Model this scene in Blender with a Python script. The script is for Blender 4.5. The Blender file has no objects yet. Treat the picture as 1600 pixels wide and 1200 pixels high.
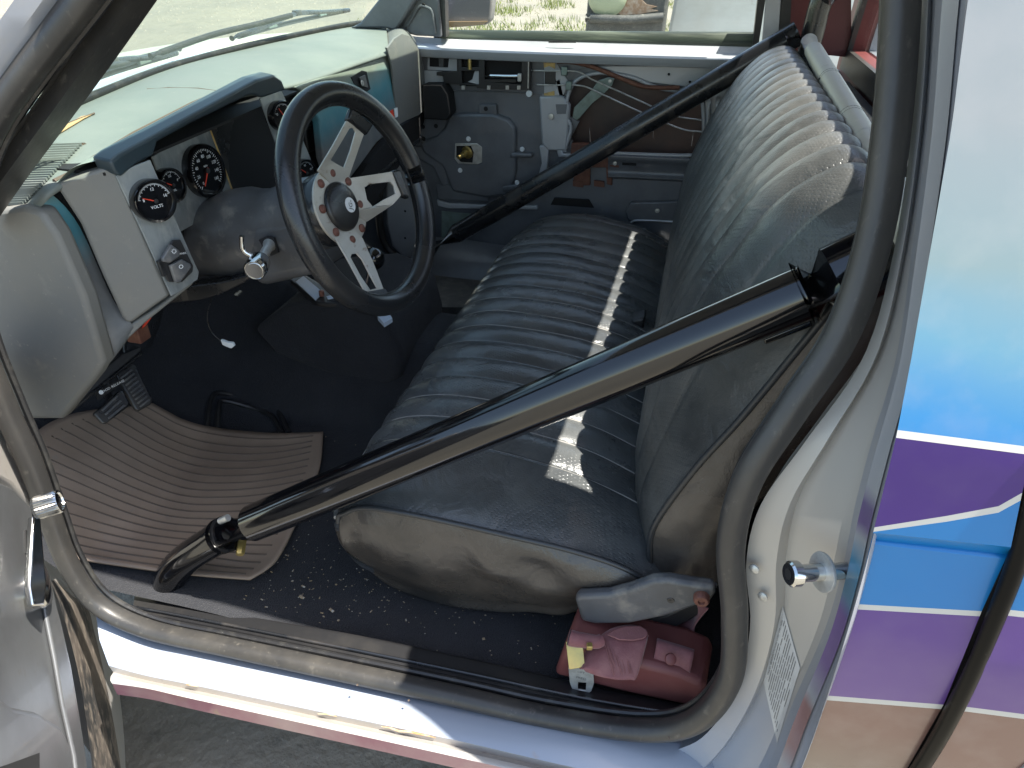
import bpy, bmesh, math, random
from mathutils import Vector as V, Matrix, noise
from mathutils.geometry import tessellate_polygon
random.seed(7)
S = bpy.context.scene
COL = S.collection
# ---------------------------------------------------------------- camera, world, sun
CP = V((0, 0, 1.45)); F = 1090.0; CX, CY = 800.0, 600.0
RX = V((0.97047446, 0.14740005, -0.1909255))      # world X,Y,Z axes in camera space (right, down, forward)
RY = V((0.24028758, -0.52187458, 0.81847956))
RZ = V((0.02100476, -0.84019054, -0.54188436))
cam = bpy.data.cameras.new('camera'); co = bpy.data.objects.new('camera', cam); COL.objects.link(co)
m = Matrix(((RX[0], -RX[1], -RX[2], 0), (RY[0], -RY[1], -RY[2], 0), (RZ[0], -RZ[1], -RZ[2], CP[2]), (0, 0, 0, 1)))
co.matrix_world = m
cam.sensor_width = 36; cam.lens = F / 1600 * 36; cam.clip_start = 0.02; cam.clip_end = 500
S.camera = co
SUN = V((0.46, 0.0, 1.0)).normalized()            # direction towards the sun
w = bpy.data.worlds.new('World'); S.world = w; w.use_nodes = True
nt = w.node_tree; nt.nodes.clear()
wo = nt.nodes.new('ShaderNodeOutputWorld'); bg = nt.nodes.new('ShaderNodeBackground'); sk = nt.nodes.new('ShaderNodeTexSky')
sk.sky_type = 'NISHITA'; sk.sun_disc = False
sk.sun_elevation = math.asin(SUN.z); sk.sun_rotation = math.atan2(SUN.x, SUN.y)
bg.inputs[1].default_value = 0.15
wbm = nt.nodes.new('ShaderNodeMix'); wbm.data_type = 'RGBA'; wbm.blend_type = 'MULTIPLY'; wbm.inputs[0].default_value = 1; wbm.inputs[7].default_value = (1.0, .93, .82, 1)
nt.links.new(sk.outputs[0], wbm.inputs[6]); nt.links.new(wbm.outputs[2], bg.inputs[0]); nt.links.new(bg.outputs[0], wo.inputs[0])
sl = bpy.data.lights.new('sun', 'SUN'); sl.energy = 4.5; sl.angle = math.radians(0.5); sl.color = (1, .95, .86)
so = bpy.data.objects.new('sun', sl); COL.objects.link(so); so.rotation_euler = SUN.to_track_quat('Z', 'Y').to_euler(); so.location = (0, 0, 6)
S.view_settings.view_transform = 'Standard'; S.view_settings.look = 'None'; S.view_settings.gamma = 1
S.view_settings.use_curve_mapping = False; S.view_settings.exposure = 1.82

# ---------------------------------------------------------------- measuring: a photo point on a known plane gives a place
def ray(px, py):
    d = V(((px - CX), (py - CY), F)); return V((RX.dot(d), RY.dot(d), RZ.dot(d)))
def at(px, py, x=None, y=None, z=None):
    d = ray(px, py)
    if x is not None: t = x / d.x
    elif y is not None: t = y / d.y
    else: t = (z - CP.z) / d.z
    return CP + d * t
def atp(px, py, p0, n):
    d = ray(px, py); p0 = V(p0); n = V(n); return CP + d * ((p0 - CP).dot(n) / d.dot(n))
def atf(px, py, fn):
    y = fn(1.0)
    for _ in range(12):
        p = at(px, py, y=y); y = fn(p.z)
    return at(px, py, y=y)
def lerp(a, b, t): return a + (b - a) * t
def cr(pts, n, closed=False):
    """smooth curve through points, n samples"""
    N = len(pts); out = []
    segs = N if closed else N - 1
    for k in range(n):
        t = k / (n if closed else n - 1) * segs; i = min(int(t), segs - 1); u = t - i
        g = (lambda j: pts[j % N]) if closed else (lambda j: pts[max(0, min(N - 1, j))])
        p0, p1, p2, p3 = g(i - 1), g(i), g(i + 1), g(i + 2)
        if not closed:
            if i == 0: p0 = p1 * 2 - p2
            if i == N - 2: p3 = p2 * 2 - p1
        out.append(0.5 * ((2 * p1) + (p2 - p0) * u + (2 * p0 - 5 * p1 + 4 * p2 - p3) * u * u + (3 * p1 - p0 - 3 * p2 + p3) * u ** 3))
    return out

# ---------------------------------------------------------------- materials
def nodes(name):
    mt = bpy.data.materials.new(name); mt.use_nodes = True; t = mt.node_tree
    b = t.nodes['Principled BSDF']; return mt, t, b
def mat(name, col, rough=.5, metal=0, var=None, bump=None, coat=0, spec=.5, trans=0, emit=None, sheen=0, rvar=0, stretch=None, bump2=None):
    """var = list of (scale, lo, hi, colour) noise layers; bump = (scale, strength[, distance])"""
    mt, t, b = nodes(name); N = t.nodes.new; L = t.links.new
    b.inputs['Base Color'].default_value = (*col, 1); b.inputs['Roughness'].default_value = rough
    b.inputs['Metallic'].default_value = metal; b.inputs['Coat Weight'].default_value = coat
    b.inputs['Specular IOR Level'].default_value = spec; b.inputs['Transmission Weight'].default_value = trans
    b.inputs['Sheen Weight'].default_value = sheen
    if emit: b.inputs['Emission Color'].default_value = (*emit[0], 1); b.inputs['Emission Strength'].default_value = emit[1]
    tc = N('ShaderNodeTexCoord'); src = tc.outputs['Object']
    if stretch:
        mp = N('ShaderNodeMapping'); mp.inputs['Scale'].default_value = stretch; L(src, mp.inputs[0]); src = mp.outputs[0]
    cur = None
    for (sc, lo, hi, c2) in (var or []):
        n = N('ShaderNodeTexNoise'); n.inputs['Scale'].default_value = sc; n.inputs['Detail'].default_value = 7; n.inputs['Roughness'].default_value = .62
        L(src, n.inputs['Vector'])
        r = N('ShaderNodeMapRange'); r.inputs[1].default_value = lo; r.inputs[2].default_value = hi; L(n.outputs[0], r.inputs[0])
        mx = N('ShaderNodeMix'); mx.data_type = 'RGBA'; L(r.outputs[0], mx.inputs[0])
        if cur is None: mx.inputs[6].default_value = (*col, 1)
        else: L(cur, mx.inputs[6])
        mx.inputs[7].default_value = (*c2, 1); cur = mx.outputs[2]
        if rvar:
            rr = N('ShaderNodeMapRange'); rr.inputs[3].default_value = rough; rr.inputs[4].default_value = rough + rvar; L(r.outputs[0], rr.inputs[0]); L(rr.outputs[0], b.inputs['Roughness'])
    if cur is not None: L(cur, b.inputs['Base Color'])
    last = None
    for bp in (bump, bump2):
        if bp:
            n = N('ShaderNodeTexNoise'); n.inputs['Scale'].default_value = bp[0]; n.inputs['Detail'].default_value = 4; L(src, n.inputs['Vector'])
            bm_ = N('ShaderNodeBump'); bm_.inputs['Strength'].default_value = bp[1]; bm_.inputs['Distance'].default_value = bp[2] if len(bp) > 2 else .002
            L(n.outputs[0], bm_.inputs['Height'])
            if last: L(last, bm_.inputs['Normal'])
            last = bm_.outputs[0]
    if last: L(last, b.inputs['Normal'])
    return mt
def ramp_mat(name, axis, stops, rough=.3, metal=.0, coat=.5, dirt=None, slant=0):
    """airbrushed paint and painted-in light: colour changes along a body direction"""
    mt, t, b = nodes(name); N = t.nodes.new; L = t.links.new
    b.inputs['Roughness'].default_value = rough; b.inputs['Metallic'].default_value = metal; b.inputs['Coat Weight'].default_value = coat; b.inputs['Coat Roughness'].default_value = .12
    g = N('ShaderNodeNewGeometry'); sp = N('ShaderNodeSeparateXYZ'); L(g.outputs['Position'], sp.inputs[0])
    n = N('ShaderNodeTexNoise'); n.inputs['Scale'].default_value = 7; n.inputs['Detail'].default_value = 5; L(g.outputs['Position'], n.inputs['Vector'])
    ad = N('ShaderNodeMath'); ad.operation = 'MULTIPLY_ADD'; L(n.outputs[0], ad.inputs[0]); ad.inputs[1].default_value = .05; L(sp.outputs[axis], ad.inputs[2])
    a2 = N('ShaderNodeMath'); a2.operation = 'MULTIPLY_ADD'; L(sp.outputs[0], a2.inputs[0]); a2.inputs[1].default_value = slant; L(ad.outputs[0], a2.inputs[2])
    lo, hi = stops[0][0], stops[-1][0]
    r = N('ShaderNodeMapRange'); r.inputs[1].default_value = lo + .025; r.inputs[2].default_value = hi + .025; L(a2.outputs[0], r.inputs[0])
    rp = N('ShaderNodeValToRGB'); L(r.outputs[0], rp.inputs[0])
    while len(rp.color_ramp.elements) < len(stops): rp.color_ramp.elements.new(.5)
    for e, (p, c) in zip(rp.color_ramp.elements, stops): e.position = (p - lo) / (hi - lo); e.color = (*c, 1)
    out = rp.outputs[0]
    n2 = N('ShaderNodeTexNoise'); n2.inputs['Scale'].default_value = 26; n2.inputs['Detail'].default_value = 8; L(g.outputs['Position'], n2.inputs['Vector'])
    r2 = N('ShaderNodeMapRange'); r2.inputs[1].default_value = .45; r2.inputs[2].default_value = .8; r2.inputs[4].default_value = dirt if dirt is not None else .15; L(n2.outputs[0], r2.inputs[0])
    mx = N('ShaderNodeMix'); mx.data_type = 'RGBA'; L(r2.outputs[0], mx.inputs[0]); L(out, mx.inputs[6]); mx.inputs[7].default_value = (.4, .36, .34, 1); L(mx.outputs[2], b.inputs['Base Color'])
    return mt

def leather(name, dust, base=(.012, .014, .017), scale_perf=150, rough=.33, rings=True, lo=.42, hi=.72):
    mt, t, b = nodes(name); N = t.nodes.new; L = t.links.new
    tc = N('ShaderNodeTexCoord'); src = tc.outputs['Object']
    n = N('ShaderNodeTexNoise'); n.inputs['Scale'].default_value = 3.2; n.inputs['Detail'].default_value = 9; n.inputs['Roughness'].default_value = .65; L(src, n.inputs['Vector'])
    r = N('ShaderNodeMapRange'); r.inputs[1].default_value = lo; r.inputs[2].default_value = hi; L(n.outputs[0], r.inputs[0])
    mx = N('ShaderNodeMix'); mx.data_type = 'RGBA'; L(r.outputs[0], mx.inputs[0]); mx.inputs[6].default_value = (*base, 1); mx.inputs[7].default_value = (*dust, 1)
    rr = N('ShaderNodeMapRange'); rr.inputs[3].default_value = rough; rr.inputs[4].default_value = rough + .17; L(r.outputs[0], rr.inputs[0]); L(rr.outputs[0], b.inputs['Roughness'])
    L(mx.outputs[2], b.inputs['Base Color'])
    # leather grain, creases and the little punched dashes
    v = N('ShaderNodeTexVoronoi'); v.inputs['Scale'].default_value = 520; L(src, v.inputs['Vector'])
    b1 = N('ShaderNodeBump'); b1.inputs['Strength'].default_value = .35; b1.inputs['Distance'].default_value = .0006; L(v.outputs['Distance'], b1.inputs['Height'])
    n3 = N('ShaderNodeTexNoise'); n3.inputs['Scale'].default_value = 16; n3.inputs['Detail'].default_value = 3; n3.inputs['Distortion'].default_value = .8; L(src, n3.inputs['Vector'])
    b3 = N('ShaderNodeBump'); b3.inputs['Strength'].default_value = .5; b3.inputs['Distance'].default_value = .008; L(n3.outputs[0], b3.inputs['Height']); L(b1.outputs[0], b3.inputs['Normal'])
    last = b3.outputs[0]
    if rings:
        # rows of punched dashes: repeats every 9 mm across and 7 mm along, broken by noise
        sp = N('ShaderNodeSeparateXYZ'); L(src, sp.inputs[0])
        def saw(sock, per, ph=0):
            a = N('ShaderNodeMath'); a.operation = 'MULTIPLY'; L(sock, a.inputs[0]); a.inputs[1].default_value = 2 * math.pi / per
            s = N('ShaderNodeMath'); s.operation = 'SINE'; L(a.outputs[0], s.inputs[0]); return s.outputs[0]
        ad = N('ShaderNodeMath'); ad.operation = 'ADD'; L(sp.outputs[0], ad.inputs[0]); L(sp.outputs[2], ad.inputs[1])
        s1 = saw(ad.outputs[0], .010); s2 = saw(sp.outputs[1], .007)
        mu = N('ShaderNodeMath'); mu.operation = 'MULTIPLY'; L(s1, mu.inputs[0]); L(s2, mu.inputs[1])
        th = N('ShaderNodeMapRange'); th.inputs[1].default_value = .45; th.inputs[2].default_value = .8; L(mu.outputs[0], th.inputs[0])
        n4 = N('ShaderNodeTexNoise'); n4.inputs['Scale'].default_value = 9; L(src, n4.inputs['Vector'])
        t4 = N('ShaderNodeMapRange'); t4.inputs[1].default_value = .38; t4.inputs[2].default_value = .6; L(n4.outputs[0], t4.inputs[0])
        m4 = N('ShaderNodeMath'); m4.operation = 'MULTIPLY'; L(th.outputs[0], m4.inputs[0]); L(t4.outputs[0], m4.inputs[1])
        b4 = N('ShaderNodeBump'); b4.invert = True; b4.inputs['Strength'].default_value = .42; b4.inputs['Distance'].default_value = .0014; L(m4.outputs[0], b4.inputs['Height']); L(last, b4.inputs['Normal']); last = b4.outputs[0]
    L(last, b.inputs['Normal']); b.inputs['Specular IOR Level'].default_value = .6
    return mt

M = {}
M['silver'] = mat('silver_paint', (.27, .285, .32), .34, .25, var=[(18, .5, .85, (.30, .29, .28))], coat=.3, bump=(30, .08))
M['silver_jamb'] = mat('silver_jamb_paint', (.38, .36, .34), .42, .2, var=[(9, .45, .8, (.36, .33, .28)), (60, .6, .8, (.25, .22, .2))], coat=.2, bump=(14, .25, .004))
M['silver_sill'] = mat('silver_sill_paint', (.28, .315, .38), .38, .15, var=[(40, .62, .8, (.3, .27, .25))], coat=.3, bump=(9, .15, .003))
M['door_metal'] = mat('shaded_door_paint', (.13, .14, .155), .42, .15, var=[(5, .45, .8, (.05, .055, .062)), (55, .62, .8, (.2, .19, .18))], coat=.1, bump=(8, .4, .006))  # silver-grey door paint with footwell shade put into its colour
M['door_light'] = mat('lit_door_paint', (.37, .385, .405), .38, .15, var=[(12, .5, .85, (.28, .29, .31))], coat=.2, bump=(20, .15, .003))  # the same door paint with the light from above put into its colour
M['dash'] = mat('dash_plastic', (.122, .138, .130), .62, 0, var=[(6, .4, .8, (.105, .128, .118)), (2.5, .5, .7, (.15, .166, .15)), (90, .6, .8, (.17, .172, .155))], bump=(420, .25, .0006), bump2=(5, .25, .004))
M['dash_grey'] = mat('dash_grey_plastic', (.135, .14, .138), .5, 0, var=[(4, .42, .7, (.165, .16, .142)), (22, .58, .72, (.19, .185, .165)), (120, .64, .78, (.27, .25, .22))], bump=(500, .35, .0006), bump2=(9, .3, .004), rvar=.12)
M['dash_light_shade'] = ramp_mat('dash_sun_to_shade', 2, [(1.03, (.115, .122, .125)), (1.075, (.05, .17, .21)), (1.11, (.07, .22, .26)), (1.16, (.18, .205, .17))], .5, 0, .05)  # sunlit top, teal edge and shaded lower face are put into the colour
M['hood_lip'] = mat('visor_plastic', (.028, .045, .056), .36, 0, var=[(9, .4, .8, (.025, .03, .035))], bump=(300, .1, .0005))
M['black'] = mat('black_plastic', (.014, .014, .015), .42, 0, var=[(12, .5, .8, (.03, .028, .026))], bump=(300, .15, .0006))
M['black_gloss'] = mat('black_gloss_paint', (.004, .004, .005), .12, 0, coat=.45, bump=(25, .05, .001), var=[(70, .68, .8, (.03, .027, .022))])
M['gap_black'] = mat('gap_black_rubber', (.004, .004, .004), .3, 0, var=[(60, .64, .75, (.05, .045, .045))], spec=.14)
M['black_worn'] = mat('black_worn_paint', (.012, .013, .015), .26, 0, coat=.2, var=[(14, .5, .75, (.05, .045, .04))], rvar=.25, bump=(90, .15, .001))
M['dusty_lit_tube'] = mat('dusty_tube_sunlit', (.42, .41, .36), .5, .1, var=[(7, .6, .75, (.10, .105, .11)), (40, .55, .75, (.5, .48, .42))], rvar=.15)  # dusty tube, its colour paled in place of sun that misses it
M['headliner'] = mat('pale_headliner', (.66, .65, .62), .9)
M['void'] = mat('dark_cavity', (.006, .006, .007), .8)
M['column'] = mat('column_plastic', (.085, .088, .094), .36, 0, var=[(7, .45, .75, (.05, .048, .047)), (22, .54, .7, (.17, .16, .145))], bump=(260, .15, .0006), rvar=.15)
M['rim'] = mat('wheel_rim_vinyl', (.014, .015, .017), .27, 0, var=[(4, .5, .8, (.05, .043, .036))], bump=(350, .12, .0005), rvar=.12)
M['alu'] = mat('brushed_aluminium', (.50, .47, .42), .42, .55, var=[(11, .45, .75, (.42, .38, .32)), (35, .62, .76, (.22, .15, .1))], bump=(60, .15, .0008), stretch=(1, 1, 3))
M['rust'] = mat('rusty_brown_steel', (.13, .052, .035), .7, .1, var=[(60, .4, .7, (.2, .09, .055))], bump=(80, .5, .001))
M['rust_bolt'] = mat('rusty_bolt_steel', (.20, .085, .06), .5, .3, var=[(300, .4, .7, (.12, .05, .04))])
M['plate'] = mat('scuffed_aluminium_plate', (.27, .29, .29), .42, .35, var=[(16, .42, .62, (.16, .175, .18)), (60, .5, .75, (.34, .35, .33))], bump=(40, .25, .001), rvar=.1, stretch=(1, 1, .4))
M['chrome'] = mat('chrome', (.62, .62, .61), .12, 1, bump=(80, .05, .001))
M['steel'] = mat('galvanised_steel', (.55, .55, .52), .35, .5, var=[(60, .4, .8, (.3, .29, .27))], bump=(80, .2, .001))
M['zinc_green'] = mat('green_zinc_steel', (.19, .25, .23), .45, .3, var=[(40, .4, .75, (.12, .15, .13))], bump=(60, .3, .001))
M['brass'] = mat('yellow_zinc', (.5, .38, .13), .35, .8, var=[(60, .4, .8, (.35, .27, .13))])
M['white'] = mat('white_plastic', (.62, .66, .68), .4)
M['screen'] = mat('pale_blue_plate', (.50, .58, .70), .15, 0, coat=.5)
M['print'] = mat('white_print', (.75, .77, .78), .6)
M['red_needle'] = mat('red_needle', (.7, .05, .02), .5)
M['red_plastic'] = mat('red_plastic', (.14, .040, .038), .55, 0, var=[(9, .45, .75, (.18, .07, .06)), (14, .62, .78, (.08, .02, .02))], bump=(140, .2, .0007), rvar=.1)
M['red_trim'] = mat('red_trim_panel', (.10, .018, .018), .5, 0, var=[(6, .45, .75, (.14, .035, .03))], bump=(200, .3, .001))
M['red_web'] = mat('red_webbing', (.17, .058, .062), .75, 0, var=[(22, .45, .7, (.23, .10, .095))], bump=(400, .7, .0008), sheen=.2)
M['red_pale'] = mat('worn_red_webbing', (.22, .09, .085), .8, 0, var=[(60, .4, .7, (.24, .1, .1))], bump=(300, .7, .001), stretch=(3, 1, 1))
M['carpet'] = mat('black_carpet', (.012, .013, .017), .95, 0, var=[(7, .45, .75, (.02, .021, .026)), (160, .6, .75, (.036, .036, .04))], bump=(420, 1, .004), bump2=(14, .5, .012), sheen=.05)
M['carpet_sunlit'] = mat('sunlit_carpet', (.09, .09, .088), .95, 0, var=[(30, .45, .75, (.15, .145, .13)), (160, .6, .75, (.2, .2, .19))], bump=(420, 1, .004))  # paler carpet colour that stands for sun on the floor
M['matrub'] = mat('brown_rubber_mat', (.20, .145, .105), .55, 0, var=[(5, .4, .75, (.28, .21, .155)), (50, .6, .78, (.2, .17, .14))], bump=(30, .25, .002), rvar=.12)
M['groove'] = mat('mat_groove', (.085, .062, .046), .7)
M['seal'] = mat('rubber_seal', (.032, .031, .030), .42, 0, var=[(11, .45, .75, (.062, .057, .05)), (90, .6, .8, (.12, .11, .095))], bump=(140, .25, .001), stretch=(1, 1, .5))
M['seal_black'] = mat('black_rubber', (.016, .016, .017), .38, 0, var=[(30, .5, .75, (.05, .048, .043))], bump=(100, .3, .001))
M['glass_seal'] = mat('green_stained_rubber', (.025, .035, .027), .4, 0, var=[(12, .45, .7, (.10, .12, .085))], stretch=(.3, 1, 4), rvar=.2)
M['seat'] = leather('black_vinyl', (.115, .12, .118), base=(.05, .054, .056), rough=.21)
M['seat_back'] = leather('dusty_black_vinyl', (.12, .122, .116), base=(.036, .039, .040), rough=.3, lo=.38, hi=.72)
M['seat_side'] = leather('worn_black_vinyl_side', (.085, .072, .06), base=(.024, .023, .022), rough=.2, rings=False, lo=.35, hi=.65)
M['stitch'] = mat('pale_stitching', (.26, .25, .23), .7)
M['piping'] = mat('seat_piping', (.03, .032, .034), .35)
M['white_stripe'] = mat('white_pinstripe', (.45, .44, .41), .4, coat=.3)
M['purple_dark'] = ramp_mat('dark_purple_paint', 2, [(.9, (.045, .012, .16)), (1.2, (.03, .008, .12))], .3, .0, .12, .03)
M['purple'] = ramp_mat('purple_paint', 2, [(.65, (.13, .07, .22)), (.9, (.075, .03, .18))], .28, .0, .25, .05)
M['blue'] = mat('sky_blue_paint', (.003, .14, .38), .3, .1, coat=.3, var=[(5, .4, .8, (.006, .16, .40))])
M['blue_fade'] = ramp_mat('silver_to_blue_paint', 2, [(1.07, (.005, .13, .38)), (1.14, (.012, .16, .38)), (1.20, (.07, .20, .30)), (1.26, (.15, .205, .215)), (1.35, (.215, .225, .22))], .27, .15, .6)
M['copper'] = ramp_mat('copper_to_tan_paint', 2, [(.5, (.15, .13, .105)), (.62, (.17, .135, .11)), (.74, (.16, .085, .07))], .27, .25, .6)
M['magenta'] = mat('magenta_sill_paint', (.24, .08, .12), .3, .1, coat=.4, var=[(5, .4, .65, (.34, .22, .22)), (30, .6, .75, (.3, .2, .14))])
M['bare_rust'] = mat('rust_stain', (.35, .2, .09), .8, 0, var=[(50, .4, .6, (.5, .42, .3))])
M['decal'] = mat('paper_label', (.50, .50, .49), .4, 0, var=[(40, .5, .8, (.42, .41, .39))])
M['decal_ink'] = mat('label_ink', (.10, .10, .10), .6)
M['amber'] = mat('cardboard_tape', (.55, .38, .13), .7, var=[(80, .4, .7, (.3, .2, .1))])
M['cowl'] = mat('cowl_paint', (.42, .5, .56), .4, .1)
M['foam'] = mat('torn_foam', (.36, .24, .12), .9, bump=(200, .6, .002))
M['wall_outer_skin'] = mat('outer_skin_inside', (.05, .034, .03), .45, 0, var=[(2.2, .45, .65, (.13, .065, .045))], bump=(40, .2, .002), rvar=.1)
def glass(name, tint, alpha):
    mt, t, b = nodes(name); N = t.nodes.new; L = t.links.new
    t.nodes.remove(b); o = t.nodes['Material Output']
    tr = N('ShaderNodeBsdfTransparent'); tr.inputs[0].default_value = (*tint, 1)
    gl = N('ShaderNodeBsdfGlossy'); gl.inputs['Roughness'].default_value = .03
    fr = N('ShaderNodeLayerWeight'); pw_ = N('ShaderNodeMath'); pw_.operation = 'POWER'; pw_.inputs[1].default_value = 4.0; L(fr.outputs['Facing'], pw_.inputs[0])
    ad_ = N('ShaderNodeMath'); ad_.operation = 'ADD'; ad_.inputs[1].default_value = .04; L(pw_.outputs[0], ad_.inputs[0])
    df = N('ShaderNodeBsdfDiffuse'); df.inputs[0].default_value = (.5, .52, .48, 1)
    mx = N('ShaderNodeMixShader'); mu = N('ShaderNodeMath'); mu.operation = 'MULTIPLY'; mu.inputs[1].default_value = .7; L(ad_.outputs[0], mu.inputs[0]); L(mu.outputs[0], mx.inputs[0]); L(tr.outputs[0], mx.inputs[1]); L(gl.outputs[0], mx.inputs[2])
    m2 = N('ShaderNodeMixShader'); n = N('ShaderNodeTexNoise'); n.inputs['Scale'].default_value = 30; n.inputs['Detail'].default_value = 6
    r = N('ShaderNodeMapRange'); r.inputs[1].default_value = .4; r.inputs[2].default_value = .9; r.inputs[3].default_value = alpha * .4; r.inputs[4].default_value = alpha * 1.5; L(n.outputs[0], r.inputs[0]); L(r.outputs[0], m2.inputs[0])
    L(mx.outputs[0], m2.inputs[1]); L(df.outputs[0], m2.inputs[2]); L(m2.outputs[0], o.inputs[0]); return mt
M['windshield'] = glass('dusty_green_glass', (.80, .90, .82), .10)
M['side_glass'] = glass('clear_glass', (.93, .96, .92), .05)

# ---------------------------------------------------------------- builders
def finish(name, me, mt, parent=None, smooth=True, label=None, bevel=0, kind=None, mats=None, angle=38):
    o = bpy.data.objects.new(name, me); COL.objects.link(o)
    for x in (mats or [mt]): me.materials.append(x)
    if smooth:
        me.polygons.foreach_set('use_smooth', [True] * len(me.polygons)); me.set_sharp_from_angle(angle=math.radians(angle))
    off = V((0, 0, 0))
    if parent is not None:
        p = parent; q = p
        while q: off += q.location; q = q.parent
        o.parent = parent
    if off.length: me.transform(Matrix.Translation(-off))
    if bevel:
        bv = o.modifiers.new('bevel', 'BEVEL'); bv.width = bevel; bv.segments = 3; bv.limit_method = 'ANGLE'; bv.angle_limit = math.radians(35); bv.harden_normals = False
    if label: o['label'] = label
    if kind: o['kind'] = kind
    return o
def raw(name, vs, fs, mt, parent=None, **k):
    me = bpy.data.meshes.new(name); me.from_pydata([tuple(v) for v in vs], [], fs); me.validate(); me.update()
    b = bmesh.new(); b.from_mesh(me); bmesh.ops.recalc_face_normals(b, faces=b.faces); b.to_mesh(me); b.free()
    return finish(name, me, mt, parent, **k)
def grid(rows, closed_u=False, closed_v=False):
    n, mm = len(rows), len(rows[0]); vs = [p for r in rows for p in r]; fs = []
    for i in range(n if closed_u else n - 1):
        for j in range(mm if closed_v else mm - 1):
            a, b = i, (i + 1) % n; c, d = j, (j + 1) % mm
            fs.append((a * mm + c, b * mm + c, b * mm + d, a * mm + d))
    return vs, fs
def loft(name, rows, mt, parent=None, nu=None, nv=None, thick=0, closed_v=False, cap=False, **k):
    """rows: list of polylines with equal point counts; nu/nv resample smoothly"""
    if nv: rows = [cr(r, nv, closed_v) for r in rows]
    if nu:
        cols = [cr([r[j] for r in rows], nu) for j in range(len(rows[0]))]
        rows = [[cols[j][i] for j in range(len(cols))] for i in range(nu)]
    vs, fs = grid(rows, closed_v=closed_v)
    if cap:
        mm = len(rows[0]); fs.append(tuple(range(mm))); fs.append(tuple((len(rows) - 1) * mm + j for j in reversed(range(mm))))
    o = raw(name, vs, fs, mt, parent, **k)
    if thick:
        s = o.modifiers.new('thickness', 'SOLIDIFY'); s.thickness = abs(thick); s.offset = -1 if thick > 0 else 1
    return o
def plate(name, outer, tv, mt, parent=None, holes=(), bevel=0, **k):
    loops = [list(outer)] + [list(h) for h in holes]
    flat = [p for l in loops for p in l]; n = len(flat); tri = tessellate_polygon(loops)
    tv = V(tv); vs = flat + [p + tv for p in flat]
    fs = [tuple(t) for t in tri] + [tuple(i + n for i in reversed(t)) for t in tri]
    b = 0
    for l in loops:
        L = len(l)
        for i in range(L): fs.append((b + i, b + (i + 1) % L, n + b + (i + 1) % L, n + b + i))
        b += L
    o = raw(name, vs, fs, mt, parent, smooth=False, **k)
    if bevel:
        # one polygon per side so that only real edges are bevelled
        me = o.data; bm_ = bmesh.new(); bm_.from_mesh(me); bmesh.ops.dissolve_limit(bm_, angle_limit=math.radians(1), verts=bm_.verts, edges=bm_.edges); bm_.to_mesh(me); bm_.free()
        bv = o.modifiers.new('bevel', 'BEVEL'); bv.width = bevel; bv.segments = 3; bv.limit_method = 'ANGLE'; bv.angle_limit = math.radians(40)
        me.polygons.foreach_set('use_smooth', [True] * len(me.polygons)); me.set_sharp_from_angle(angle=math.radians(50))
    return o
def frame_of(d):
    d = d.normalized(); u = V((0, 0, 1)) if abs(d.z) < .9 else V((0, 1, 0)); a = d.cross(u).normalized(); return a, a.cross(d).normalized()
def tube(name, pts, r, mt, parent=None, n=16, samples=None, closed=False, prof=None, **k):
    if samples: pts = cr(pts, samples, closed)
    N = len(pts); rows = []; a = None
    for i, p in enumerate(pts):
        t = (pts[(i + 1) % N] - pts[i - 1]) if (closed or 0 < i < N - 1) else (pts[1] - pts[0] if i == 0 else pts[-1] - pts[-2])
        t.normalize()
        if a is None: a, b = frame_of(t)
        else: a = (a - t * a.dot(t)).normalized(); b = t.cross(a)
        rr = r(i / (N - 1)) if callable(r) else r
        P = prof or [(math.cos(2 * math.pi * j / n), math.sin(2 * math.pi * j / n)) for j in range(n)]
        rows.append([p + (a * c + b * s) * rr for c, s in P])
    vs, fs = grid(rows, closed_u=closed, closed_v=True)
    if not closed:
        mm = len(rows[0]); fs.append(tuple(range(mm))); fs.append(tuple((N - 1) * mm + j for j in reversed(range(mm))))
    return raw(name, vs, fs, mt, parent, **k)
def lathe(name, c, axis, prof, mt, parent=None, n=28, **k):
    """prof: list of (radius, height along axis)"""
    c = V(c); ax = V(axis).normalized(); a, b = frame_of(ax)
    rows = [[c + ax * h + (a * math.cos(2 * math.pi * j / n) + b * math.sin(2 * math.pi * j / n)) * max(r, 1e-5) for j in range(n)] for r, h in prof]
    vs, fs = grid(rows, closed_v=True); mm = n
    fs.append(tuple(range(mm))); fs.append(tuple((len(rows) - 1) * mm + j for j in reversed(range(mm))))
    return raw(name, vs, fs, mt, parent, **k)
def box(name, c, ax, ay, az, mt, parent=None, bevel=.002, **k):
    c = V(c); ax, ay, az = V(ax), V(ay), V(az)
    vs = [c + ax * i + ay * j + az * kk for i in (-.5, .5) for j in (-.5, .5) for kk in (-.5, .5)]
    fs = [(0, 1, 3, 2), (4, 6, 7, 5), (0, 4, 5, 1), (2, 3, 7, 6), (0, 2, 6, 4), (1, 5, 7, 3)]
    o = raw(name, vs, fs, mt, parent, smooth=False)
    for kk, v in k.items():
        if kk == 'label': o['label'] = v
        if kk == 'kind': o['kind'] = v
    if bevel:
        bv = o.modifiers.new('bevel', 'BEVEL'); bv.width = bevel; bv.segments = 3
        o.data.polygons.foreach_set('use_smooth', [True] * len(o.data.polygons)); o.data.set_sharp_from_angle(angle=math.radians(89))
    return o
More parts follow.
